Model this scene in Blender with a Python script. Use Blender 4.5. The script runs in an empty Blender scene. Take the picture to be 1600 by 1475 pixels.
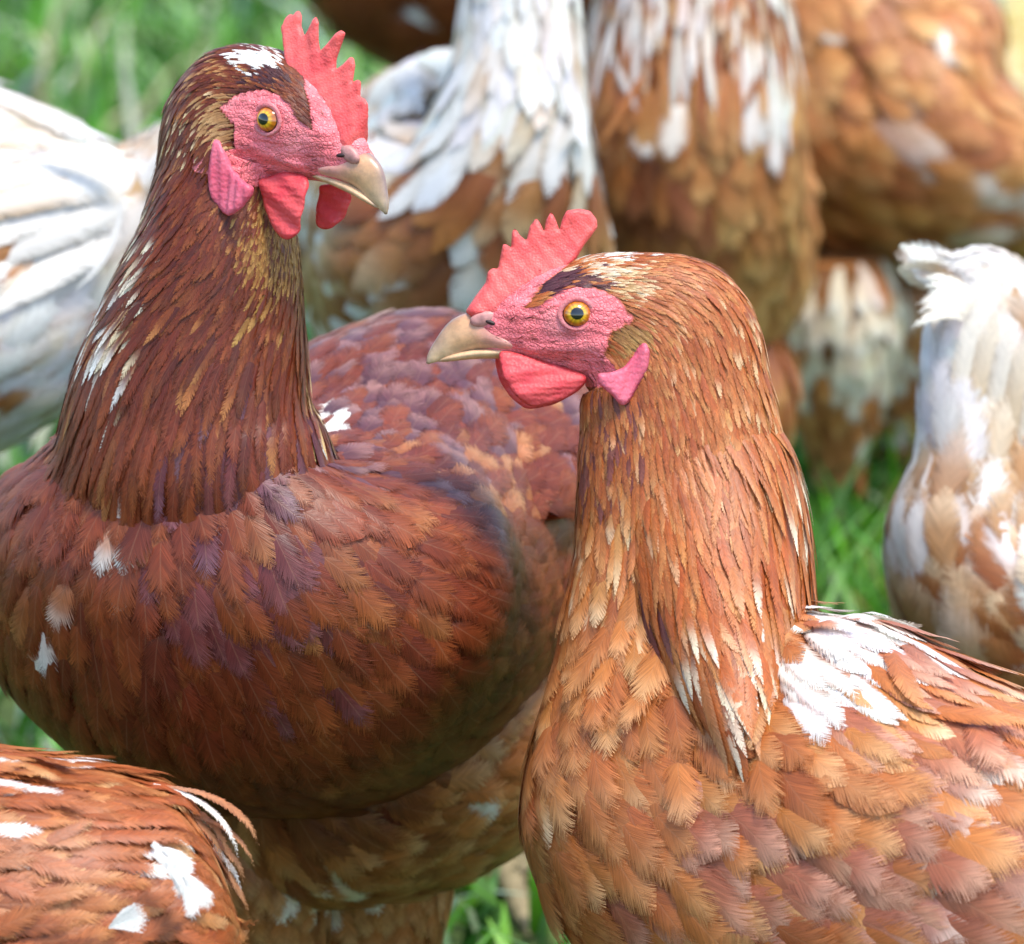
import bpy, math, random
import numpy as np
from mathutils import Vector, Matrix
from mathutils.geometry import delaunay_2d_cdt

# ------------------------------------------------------------------ camera, sky, sun, exposure
S = 4900.0                       # picture pixels per metre in the plane of focus
D = 1.83                         # metres from lens to plane of focus
TH = math.radians(15)            # downward tilt
F0 = np.array([0.0, 0.0, 0.3316])
RX = np.array([1.0, 0, 0]); UY = np.array([0, math.sin(TH), math.cos(TH)]); BZ = np.array([0, -math.cos(TH), math.sin(TH)])
scene = bpy.context.scene
C = scene.collection
cd = bpy.data.cameras.new('camera'); cam = bpy.data.objects.new('camera', cd); C.objects.link(cam)
cam.matrix_world = Matrix([[RX[i], UY[i], BZ[i], (F0 + D * BZ)[i]] for i in range(3)] + [[0, 0, 0, 1]])
cd.sensor_width = 36; cd.lens = 36 * D / (1600 / S); cd.clip_start = 0.05; cd.clip_end = 500
cd.dof.use_dof = True; cd.dof.focus_distance = D - 0.01; cd.dof.aperture_fstop = 15.0
scene.camera = cam
SUN_DIR = Vector((0.24, -0.22, 0.94)).normalized()      # towards the sun
w = bpy.data.worlds.new('World'); scene.world = w; w.use_nodes = True
nt = w.node_tree; sky = nt.nodes.new('ShaderNodeTexSky'); sky.sky_type = 'NISHITA'; sky.sun_disc = False
sky.sun_elevation = math.asin(SUN_DIR.z); sky.sun_rotation = math.atan2(SUN_DIR.x, SUN_DIR.y)
bg = nt.nodes['Background']; bg.inputs['Strength'].default_value = 0.11
nt.links.new(sky.outputs[0], bg.inputs['Color'])
sl = bpy.data.lights.new('sun', 'SUN'); sl.energy = 1.5; sl.angle = math.radians(14); sl.color = (1.0, 0.93, 0.82)
so = bpy.data.objects.new('sun', sl); C.objects.link(so); so.location = (0.6, 0.2, 3)
so.rotation_euler = SUN_DIR.to_track_quat('Z', 'Y').to_euler()
vs = scene.view_settings; vs.view_transform = 'Standard'; vs.look = 'None'; vs.gamma = 1.0; vs.exposure = 1.78
vs.use_curve_mapping = False

rng = np.random.default_rng(7)
random.seed(7)

# ------------------------------------------------------------------ small maths
def cf(px, py, d):
    """picture position at depth d (pixels of the focus plane, positive = farther) -> camera-frame pixels"""
    px, py, d = np.broadcast_arrays(np.asarray(px, float), np.asarray(py, float), np.asarray(d, float))
    k = (D * S + d) / (D * S)
    return np.stack([(px - 800) * k, (737.5 - py) * k, -d], -1)
def scr(p):
    k = (D * S) / (D * S - p[..., 2])
    return np.stack([p[..., 0] * k + 800, 737.5 - p[..., 1] * k], -1)
def wd(p):
    """camera-frame pixels -> world metres"""
    p = np.asarray(p, float) / S
    return F0 + p[..., :1] * RX + p[..., 1:2] * UY + p[..., 2:3] * BZ
DOWN = np.array([0, -math.cos(TH), -math.sin(TH)])       # world down in the camera frame
def nrm(v):
    v = np.asarray(v, float); return v / np.maximum(np.linalg.norm(v, axis=-1, keepdims=True), 1e-9)
def hexc(h):
    c = np.array([int(h[i:i + 2], 16) for i in (0, 2, 4)]) / 255
    return np.where(c <= .04045, c / 12.92, ((c + .055) / 1.055) ** 2.4)
def sstep(a, b, x):
    t = np.clip((x - a) / (b - a), 0, 1); return t * t * (3 - 2 * t)
def in_poly(pts, poly):
    x, y = pts[..., 0], pts[..., 1]; r = np.zeros(x.shape, bool); n = len(poly)
    for i in range(n):
        x0, y0 = poly[i]; x1, y1 = poly[(i + 1) % n]
        c = ((y0 > y) != (y1 > y)) & (x < (x1 - x0) * (y - y0) / (y1 - y0 + 1e-12) + x0)
        r ^= c
    return r

# ------------------------------------------------------------------ materials
def mat(name):
    m = bpy.data.materials.new(name); m.use_nodes = True
    n = m.node_tree; b = n.nodes['Principled BSDF']
    return m, n, b
def N(n, t, **kw):
    o = n.nodes.new(t)
    for k, v in kw.items():
        if k in o.inputs.keys(): o.inputs[k].default_value = v
        else: setattr(o, k, v)
    return o
def mth(n, op, a, b=None, c=None):
    o = n.nodes.new('ShaderNodeMath'); o.operation = op
    for i, x in enumerate((a, b, c)):
        if x is None: continue
        if isinstance(x, (int, float)): o.inputs[i].default_value = x
        else: n.links.new(x, o.inputs[i])
    return o.outputs[0]
def ramp(n, x, lo, hi, a=0.0, b=1.0):
    o = n.nodes.new('ShaderNodeMapRange'); o.interpolation_type = 'SMOOTHSTEP'
    o.inputs[1].default_value = lo; o.inputs[2].default_value = hi; o.inputs[3].default_value = a; o.inputs[4].default_value = b
    n.links.new(x, o.inputs[0]); return o.outputs[0]

def feather_material():
    m, n, b = mat('feather')
    at = N(n, 'ShaderNodeVertexColor', layer_name='Col')
    uv = N(n, 'ShaderNodeUVMap', uv_map='UVMap')
    sp = N(n, 'ShaderNodeSeparateXYZ'); n.links.new(uv.outputs[0], sp.inputs[0])
    q, u = sp.outputs[0], sp.outputs[1]
    au = mth(n, 'ABSOLUTE', u)
    def streak(fq, fu, det):
        cb = N(n, 'ShaderNodeCombineXYZ')
        n.links.new(mth(n, 'MULTIPLY', q, fq), cb.inputs[0]); n.links.new(mth(n, 'MULTIPLY', u, fu), cb.inputs[1])
        t = N(n, 'ShaderNodeTexNoise', Scale=1.0, Detail=det, Roughness=.6); n.links.new(cb.outputs[0], t.inputs['Vector'])
        return t.outputs['Fac']
    s1 = streak(0.30, 0.9, 3.0); s2 = streak(0.06, 0.7, 2.0)
    k = mth(n, 'MULTIPLY', ramp(n, s1, .28, .72, .74, 1.2), ramp(n, s2, .3, .7, .86, 1.12))
    sc = N(n, 'ShaderNodeSeparateColor'); n.links.new(at.outputs['Color'], sc.inputs[0])      # streaks are pigment: pale feathers carry less of it
    k = mth(n, 'ADD', mth(n, 'MULTIPLY', mth(n, 'SUBTRACT', k, 1.0), mth(n, 'SUBTRACT', 1.0, mth(n, 'MULTIPLY', sc.outputs[1], .8))), 1.0)
    mx = N(n, 'ShaderNodeMix', data_type='RGBA', blend_type='MULTIPLY'); mx.inputs[0].default_value = 1
    n.links.new(at.outputs['Color'], mx.inputs[6])
    cc = N(n, 'ShaderNodeCombineColor')
    for i in range(3): n.links.new(k, cc.inputs[i])
    n.links.new(cc.outputs[0], mx.inputs[7])
    sh = ramp(n, au, .01, .06, .17, 0.0)
    mx2 = N(n, 'ShaderNodeMix', data_type='RGBA'); n.links.new(sh, mx2.inputs[0])
    n.links.new(mx.outputs[2], mx2.inputs[6]); mx2.inputs[7].default_value = (.40, .22, .12, 1)
    n.links.new(mx2.outputs[2], b.inputs['Base Color'])
    b.inputs['Roughness'].default_value = .40; b.inputs['Specular IOR Level'].default_value = .42
    bp = N(n, 'ShaderNodeBump', Strength=.4, Distance=.0004)
    n.links.new(mth(n, 'ADD', s1, sh), bp.inputs['Height']); n.links.new(bp.outputs[0], b.inputs['Normal'])
    tr = N(n, 'ShaderNodeBsdfTranslucent'); n.links.new(mx2.outputs[2], tr.inputs[0])
    ms = N(n, 'ShaderNodeMixShader', Fac=.22)
    n.links.new(b.outputs[0], ms.inputs[1]); n.links.new(tr.outputs[0], ms.inputs[2])
    # frayed margin: the barbs end at different lengths and leave gaps between them
    s3 = streak(0.46, 0.45, 3.0)
    df = mth(n, 'SUBTRACT', at.outputs['Alpha'], ramp(n, s3, .28, .72, .27, 1.11))
    tp = N(n, 'ShaderNodeBsdfTransparent'); mo = N(n, 'ShaderNodeMixShader')
    n.links.new(ramp(n, df, -.07, .07), mo.inputs[0]); n.links.new(ms.outputs[0], mo.inputs[1]); n.links.new(tp.outputs[0], mo.inputs[2])
    n.links.new(mo.outputs[0], n.nodes['Material Output'].inputs[0])
    return m
M_FEATHER = feather_material()

def body_material():
    """skin of the body: pigment is in the colour attribute, pebbled bare skin where it is red"""
    m, n, b = mat('hen_skin')
    at = N(n, 'ShaderNodeVertexColor', layer_name='Col')
    tc = N(n, 'ShaderNodeTexCoord')
    v = N(n, 'ShaderNodeTexVoronoi', Scale=800.0, feature='DISTANCE_TO_EDGE'); n.links.new(tc.outputs['Object'], v.inputs['Vector'])
    nz = N(n, 'ShaderNodeTexNoise', Scale=130.0, Detail=5.0, Roughness=.65); n.links.new(tc.outputs['Object'], nz.inputs['Vector'])
    nz3 = N(n, 'ShaderNodeTexNoise', Scale=900.0, Detail=3.0, Roughness=.6); n.links.new(tc.outputs['Object'], nz3.inputs['Vector'])
    e = ramp(n, v.outputs[0], 0.0, .25, 0.0, 1.0)
    wv = N(n, 'ShaderNodeTexWave', Scale=90.0, Distortion=7.0, Detail=3.0); wv.inputs['Detail Scale'].default_value = 1.6
    wv.bands_direction = 'Z'; n.links.new(tc.outputs['Object'], wv.inputs['Vector'])
    h = mth(n, 'ADD', mth(n, 'MULTIPLY', e, .55), mth(n, 'ADD', mth(n, 'MULTIPLY', nz.outputs[0], 2.2), mth(n, 'MULTIPLY', wv.outputs['Fac'], .8)))
    bp = N(n, 'ShaderNodeBump', Strength=.6, Distance=.0006); n.links.new(h, bp.inputs['Height'])
    k = mth(n, 'MULTIPLY', ramp(n, nz.outputs[0], .3, .7, .78, 1.12), mth(n, 'MULTIPLY', ramp(n, v.outputs[0], 0, .14, .8, 1.0), ramp(n, nz3.outputs[0], .3, .7, .85, 1.12)))
    cc = N(n, 'ShaderNodeCombineColor')
    for i in range(3): n.links.new(k, cc.inputs[i])
    mx = N(n, 'ShaderNodeMix', data_type='RGBA', blend_type='MULTIPLY'); mx.inputs[0].default_value = 1
    n.links.new(at.outputs[0], mx.inputs[6]); n.links.new(cc.outputs[0], mx.inputs[7])
    nz4 = N(n, 'ShaderNodeTexNoise', Scale=75.0, Detail=3.0); n.links.new(tc.outputs['Object'], nz4.inputs['Vector'])
    hs = N(n, 'ShaderNodeMix', data_type='RGBA'); n.links.new(mth(n, 'MULTIPLY', at.outputs['Alpha'], ramp(n, nz4.outputs[0], .5, .72, 0, .4)), hs.inputs[0])
    n.links.new(mx.outputs[2], hs.inputs[6]); hs.inputs[7].default_value = (.86, .33, .34, 1)
    n.links.new(hs.outputs[2], b.inputs['Base Color']); n.links.new(bp.outputs[0], b.inputs['Normal'])
    n.links.new(ramp(n, at.outputs['Alpha'], 0, 1, .9, .42), b.inputs['Roughness']); n.links.new(ramp(n, at.outputs['Alpha'], 0, 1, .0, .4), b.inputs['Specular IOR Level'])
    b.inputs['Subsurface Weight'].default_value = .18; b.inputs['Subsurface Radius'].default_value = (1.0, .25, .2); b.inputs['Subsurface Scale'].default_value = .0016
    return m
M_SKIN = body_material()

def flesh_material(name, col, dark, scale=420, wrinkle=0.0):
    m, n, b = mat(name)
    tc = N(n, 'ShaderNodeTexCoord')
    nz = N(n, 'ShaderNodeTexNoise', Scale=110.0, Detail=6.0, Roughness=.6); n.links.new(tc.outputs['Object'], nz.inputs['Vector'])
    v = N(n, 'ShaderNodeTexVoronoi', Scale=float(scale), feature='F1'); n.links.new(tc.outputs['Object'], v.inputs['Vector'])
    wv = N(n, 'ShaderNodeTexWave', Scale=150.0, Distortion=5.0, Detail=2.0); wv.bands_direction = 'Z'
    n.links.new(tc.outputs['Object'], wv.inputs['Vector'])
    mx = N(n, 'ShaderNodeMix', data_type='RGBA'); mx.inputs[6].default_value = (*dark, 1); mx.inputs[7].default_value = (*col, 1)
    n.links.new(ramp(n, nz.outputs[0], .3, .62), mx.inputs[0])
    # a few dark pecks and scabs
    v2 = N(n, 'ShaderNodeTexVoronoi', Scale=150.0, feature='F1'); n.links.new(tc.outputs['Object'], v2.inputs['Vector'])
    pk = ramp(n, v2.outputs[0], .05, .11, .75, 0.0)
    gate = ramp(n, N(n, 'ShaderNodeTexNoise', Scale=60.0).outputs[0], .5, .56)
    mx3 = N(n, 'ShaderNodeMix', data_type='RGBA'); n.links.new(mth(n, 'MULTIPLY', pk, gate), mx3.inputs[0])
    n.links.new(mx.outputs[2], mx3.inputs[6]); mx3.inputs[7].default_value = (.12, .01, .02, 1)
    n.links.new(mx3.outputs[2], b.inputs['Base Color'])
    h = mth(n, 'ADD', mth(n, 'MULTIPLY', v.outputs[0], .8), mth(n, 'ADD', nz.outputs[0], mth(n, 'MULTIPLY', wv.outputs['Fac'], wrinkle)))
    bp = N(n, 'ShaderNodeBump', Strength=.38, Distance=.0006); n.links.new(h, bp.inputs['Height']); n.links.new(bp.outputs[0], b.inputs['Normal'])
    b.inputs['Roughness'].default_value = .48; b.inputs['Specular IOR Level'].default_value = .38
    b.inputs['Subsurface Weight'].default_value = .3; b.inputs['Subsurface Radius'].default_value = (1.0, .22, .16); b.inputs['Subsurface Scale'].default_value = .002
    tr = N(n, 'ShaderNodeBsdfTranslucent'); tr.inputs[0].default_value = (.95, .16, .08, 1); ms = N(n, 'ShaderNodeMixShader', Fac=.16)
    n.links.new(b.outputs[0], ms.inputs[1]); n.links.new(tr.outputs[0], ms.inputs[2]); n.links.new(ms.outputs[0], n.nodes['Material Output'].inputs[0])
    return m
M_COMB = flesh_material('comb_flesh', (.86, .15, .135), (.78, .09, .095), 1300)
M_WATTLE = flesh_material('wattle_flesh', (.80, .105, .11), (.70, .06, .08), 900, .5)
M_LOBE = flesh_material('earlobe_flesh', (.78, .17, .24), (.68, .10, .165), 900, .25)
M_LID = flesh_material('eyelid_skin', (.70, .24, .25), (.60, .14, .16), 1200)

def horn_material():
    m, n, b = mat('beak_horn')
    at = N(n, 'ShaderNodeVertexColor', layer_name='Col'); tc = N(n, 'ShaderNodeTexCoord')
    nz = N(n, 'ShaderNodeTexNoise', Scale=260.0, Detail=5.0, Roughness=.65); n.links.new(tc.outputs['Object'], nz.inputs['Vector'])
    cc = N(n, 'ShaderNodeCombineColor'); k = ramp(n, nz.outputs[0], .3, .7, .78, 1.12)
    for i in range(3): n.links.new(k, cc.inputs[i])
    mx = N(n, 'ShaderNodeMix', data_type='RGBA', blend_type='MULTIPLY'); mx.inputs[0].default_value = 1
    n.links.new(at.outputs[0], mx.inputs[6]); n.links.new(cc.outputs[0], mx.inputs[7]); n.links.new(mx.outputs[2], b.inputs['Base Color'])
    bp = N(n, 'ShaderNodeBump', Strength=.25, Distance=.0004); n.links.new(nz.outputs[0], bp.inputs['Height']); n.links.new(bp.outputs[0], b.inputs['Normal'])
    b.inputs['Roughness'].default_value = .33; b.inputs['Subsurface Weight'].default_value = .12; b.inputs['Subsurface Scale'].default_value = .001
    return m
M_HORN = horn_material()
def eye_material():
    m, n, b = mat('eye_amber')
    at = N(n, 'ShaderNodeVertexColor', layer_name='Col'); n.links.new(at.outputs[0], b.inputs['Base Color'])
    b.inputs['Roughness'].default_value = .06; b.inputs['Specular IOR Level'].default_value = .6
    b.inputs['Coat Weight'].default_value = .8; b.inputs['Coat Roughness'].default_value = .02
    return m
M_EYE = eye_material()
def plain(name, col, rough=.5, scale=120.0, var=.3, bump=.3):
    m, n, b = mat(name); tc = N(n, 'ShaderNodeTexCoord')
    nz = N(n, 'ShaderNodeTexNoise', Scale=scale, Detail=5.0); n.links.new(tc.outputs['Object'], nz.inputs['Vector'])
    mx = N(n, 'ShaderNodeMix', data_type='RGBA'); mx.inputs[6].default_value = (*[x * (1 - var) for x in col], 1); mx.inputs[7].default_value = (*[min(1, x * (1 + var)) for x in col], 1)
    n.links.new(ramp(n, nz.outputs[0], .3, .7), mx.inputs[0]); n.links.new(mx.outputs[2], b.inputs['Base Color'])
    bp = N(n, 'ShaderNodeBump', Strength=bump, Distance=.001); n.links.new(nz.outputs[0], bp.inputs['Height']); n.links.new(bp.outputs[0], b.inputs['Normal'])
    b.inputs['Roughness'].default_value = rough; return m
M_LEG = plain('leg_scale', (.26, .21, .12), .5, 300)
M_NOSTRIL = plain('nostril_horn', (.42, .19, .17), .45, 300)
M_DARK = plain('nostril_hole', (.03, .012, .012), .6, 200)
def blade_material():
    m, n, b = mat('grass_blade')
    at = N(n, 'ShaderNodeVertexColor', layer_name='Col'); n.links.new(at.outputs[0], b.inputs['Base Color'])
    b.inputs['Roughness'].default_value = .42; b.inputs['Specular IOR Level'].default_value = .45
    tr = N(n, 'ShaderNodeBsdfTranslucent'); n.links.new(at.outputs[0], tr.inputs[0])
    ms = N(n, 'ShaderNodeMixShader', Fac=.35); n.links.new(b.outputs[0], ms.inputs[1]); n.links.new(tr.outputs[0], ms.inputs[2])
    n.links.new(ms.outputs[0], n.nodes['Material Output'].inputs[0]); return m
M_BLADE = blade_material()
def ground_material():
    m, n, b = mat('meadow_soil'); tc = N(n, 'ShaderNodeTexCoord')
    a = N(n, 'ShaderNodeTexNoise', Scale=3.0, Detail=6.0); c = N(n, 'ShaderNodeTexNoise', Scale=60.0, Detail=5.0)
    n.links.new(tc.outputs['Object'], a.inputs['Vector']); n.links.new(tc.outputs['Object'], c.inputs['Vector'])
    mx = N(n, 'ShaderNodeMix', data_type='RGBA'); mx.inputs[6].default_value = (.035, .075, .015, 1); mx.inputs[7].default_value = (.09, .13, .03, 1)
    n.links.new(ramp(n, mth(n, 'ADD', mth(n, 'MULTIPLY', a.outputs[0], .6), mth(n, 'MULTIPLY', c.outputs[0], .4)), .35, .65), mx.inputs[0])
    sp = N(n, 'ShaderNodeSeparateXYZ'); n.links.new(tc.outputs['Object'], sp.inputs[0])
    jx = mth(n, 'ADD', sp.outputs[0], mth(n, 'MULTIPLY', a.outputs[0], .12))
    dry = mth(n, 'MULTIPLY', ramp(n, jx, .27, .36), ramp(n, sp.outputs[1], 1.65, 1.85))
    mz = N(n, 'ShaderNodeMix', data_type='RGBA'); n.links.new(dry, mz.inputs[0]); n.links.new(mx.outputs[2], mz.inputs[6]); mz.inputs[7].default_value = (.62, .50, .24, 1)
    n.links.new(mz.outputs[2], b.inputs['Base Color']); b.inputs['Roughness'].default_value = .9
    bp = N(n, 'ShaderNodeBump', Strength=.6, Distance=.02); n.links.new(c.outputs[0], bp.inputs['Height']); n.links.new(bp.outputs[0], b.inputs['Normal'])
    return m
M_GROUND = ground_material()

# ------------------------------------------------------------------ mesh helpers
def mesh_np(name, verts, faces_list, col=None, uv=None, smooth=True):
    """faces_list: list of int arrays (n,3) or (n,4)"""
    me = bpy.data.meshes.new(name)
    faces_list = [f for f in faces_list if len(f)]
    me.vertices.add(len(verts)); me.vertices.foreach_set('co', np.ascontiguousarray(verts, np.float32).ravel())
    lv = np.concatenate([f.ravel() for f in faces_list]).astype(np.int32)
    sizes = np.concatenate([np.full(len(f), f.shape[1], np.int32) for f in faces_list])
    st = np.concatenate([[0], np.cumsum(sizes)[:-1]]).astype(np.int32)
    me.loops.add(len(lv)); me.loops.foreach_set('vertex_index', lv)
    me.polygons.add(len(sizes)); me.polygons.foreach_set('loop_start', st)
    try: me.polygons.foreach_set('loop_total', sizes)
    except Exception: pass
    if smooth: me.polygons.foreach_set('use_smooth', np.ones(len(sizes), bool))
    if col is not None:
        a = me.color_attributes.new('Col', 'FLOAT_COLOR', 'POINT')
        c4 = np.ones((len(verts), 4), np.float32); col = np.asarray(col); c4[:, :col.shape[1]] = col; a.data.foreach_set('color', c4.ravel())
    if uv is not None:
        l = me.uv_layers.new(name='UVMap'); l.data.foreach_set('uv', np.ascontiguousarray(uv[lv], np.float32).ravel())
    me.update(calc_edges=True); return me
def link(name, me, m, parent=None):
    o = bpy.data.objects.new(name, me)
    if me is not None and m is not None and not me.materials: me.materials.append(m)
    C.objects.link(o); o.parent = parent; return o
def tag(o, label=None, cat=None, group=None, kind=None):
    if label: o['label'] = label
    if cat: o['category'] = cat
    if group: o['group'] = group
    if kind: o['kind'] = kind
    return o

def catmull(K, n):
    """K (m, c) -> n samples, chordal parametrisation on the first three columns"""
    K = np.asarray(K, float); m = len(K)
    P = np.vstack([2 * K[0] - K[1], K, 2 * K[-1] - K[-2]])
    seg = np.maximum(np.linalg.norm(np.diff(K[:, :3], axis=0), axis=1), 1.0)
    t = np.concatenate([[0], np.cumsum(seg)]); ts = np.linspace(0, t[-1], n)
    i = np.clip(np.searchsorted(t, ts, 'right') - 1, 0, m - 2); f = ((ts - t[i]) / seg[i])[:, None]
    tt = np.concatenate([[t[0] - seg[0]], t, [t[-1] + seg[-1]]])
    p0, p1, p2, p3 = P[i], P[i + 1], P[i + 2], P[i + 3]
    d01 = (tt[i + 1] - tt[i])[:, None]; d12 = (tt[i + 2] - tt[i + 1])[:, None]; d23 = (tt[i + 3] - tt[i + 2])[:, None]
    m1 = ((p2 - p1) / d12 * d01 + (p1 - p0) / d01 * d12) / (d01 + d12) * d12
    m2 = ((p3 - p2) / d23 * d12 + (p2 - p1) / d12 * d23) / (d12 + d23) * d12
    f2, f3 = f * f, f ** 3
    return (2 * f3 - 3 * f2 + 1) * p1 + (f3 - 2 * f2 + f) * m1 + (-2 * f3 + 3 * f2) * p2 + (f3 - f2) * m2

class Loft:
    """tube through keys (camera-frame xyz, lateral vec, r_dorsal, r_ventral, r_lateral)"""
    def __init__(self, keys, side=1, ns=200, nphi=64):
        R = catmull(np.array(keys, float), ns)
        c, L, rr = R[:, :3], R[:, 3:6], np.maximum(R[:, 6:9], 2.0)
        T = nrm(np.gradient(c, axis=0)); L = nrm(L - (L * T).sum(1, keepdims=True) * T)
        Nn = nrm(side * np.cross(L, T))
        ph = np.linspace(0, 2 * np.pi, nphi, endpoint=False)
        cp, sp = np.cos(ph), np.sin(ph)
        rad = np.where(cp >= 0, rr[:, 0:1], rr[:, 1:2])
        self.P = c[:, None] + (rad * cp)[..., None] * Nn[:, None] + (rr[:, 2:3] * sp)[..., None] * L[:, None]
        self.ns, self.nphi, self.c, self.T = ns, nphi, c, T
        self.renorm()
    def renorm(self):
        P = self.P
        ds = np.gradient(P, axis=0); dp = (np.roll(P, -1, 1) - np.roll(P, 1, 1)) / 2
        n = nrm(np.cross(ds, dp)); out = P - self.c[:, None]
        # one global orientation, so that a fold in a tight bend does not flip
        sgn = np.sign((n * out).sum(-1).sum()) or 1
        n = n * sgn
        bad = (n * nrm(out)).sum(-1) < 0
        n[bad] = nrm(out)[bad]
        self.Nm = n; self.ds = ds; self.dp = dp
    def ev(self, A, s, p):
        """bilinear lookup of grid A at ring s (0..ns-1) and angle index p (wraps)"""
        s = np.clip(s, 0, self.ns - 1.001); i = s.astype(int); fs = (s - i)[..., None]
        p = np.mod(p, self.nphi); j = p.astype(int) % self.nphi; fp = (p - np.floor(p))[..., None]; k = (j + 1) % self.nphi
        return (A[i, j] * (1 - fp) + A[i, k] * fp) * (1 - fs) + (A[i + 1, j] * (1 - fp) + A[i + 1, k] * fp) * fs
    def grid_faces(self, off=0):
        i, j = np.meshgrid(np.arange(self.ns - 1), np.arange(self.nphi), indexing='ij'); k = (j + 1) % self.nphi
        return np.stack([i * self.nphi + j, i * self.nphi + k, (i + 1) * self.nphi + k, (i + 1) * self.nphi + j], -1).reshape(-1, 4) + off
    def mesh(self, off=0):
        """vertices with closed ends"""
        v = self.P.reshape(-1, 3); a, b = self.P[0].mean(0), self.P[-1].mean(0)
        n = len(v); V = np.vstack([v, a, b]); j = np.arange(self.nphi); k = (j + 1) % self.nphi
        e = (self.ns - 1) * self.nphi
        tri = np.vstack([np.stack([j * 0 + n, k, j], -1), np.stack([j * 0 + n + 1, e + j, e + k], -1)]) + off
        return V, self.grid_faces(off), tri

# ------------------------------------------------------------------ feathers
NV = 7
US = np.array([-1, -.5, 0, .5, 1.0]); NU = len(US)
def feather_template(nb):
    q = []
    for j in range(NV):
        for u in range(NU - 1): q.append((j * NU + u, j * NU + u + 1, (j + 1) * NU + u + 1, (j + 1) * NU + u))
    n0 = (NV + 1) * NU
    t = [(n0 + 3 * k, n0 + 3 * k + 1, n0 + 3 * k + 2) for k in range(2 * nb)]
    return np.array(q), np.array(t, int).reshape(-1, 3), (NV + 1) * NU + 6 * nb
LOD = {'nb': 6}; DENS = {'k': .8}

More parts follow.
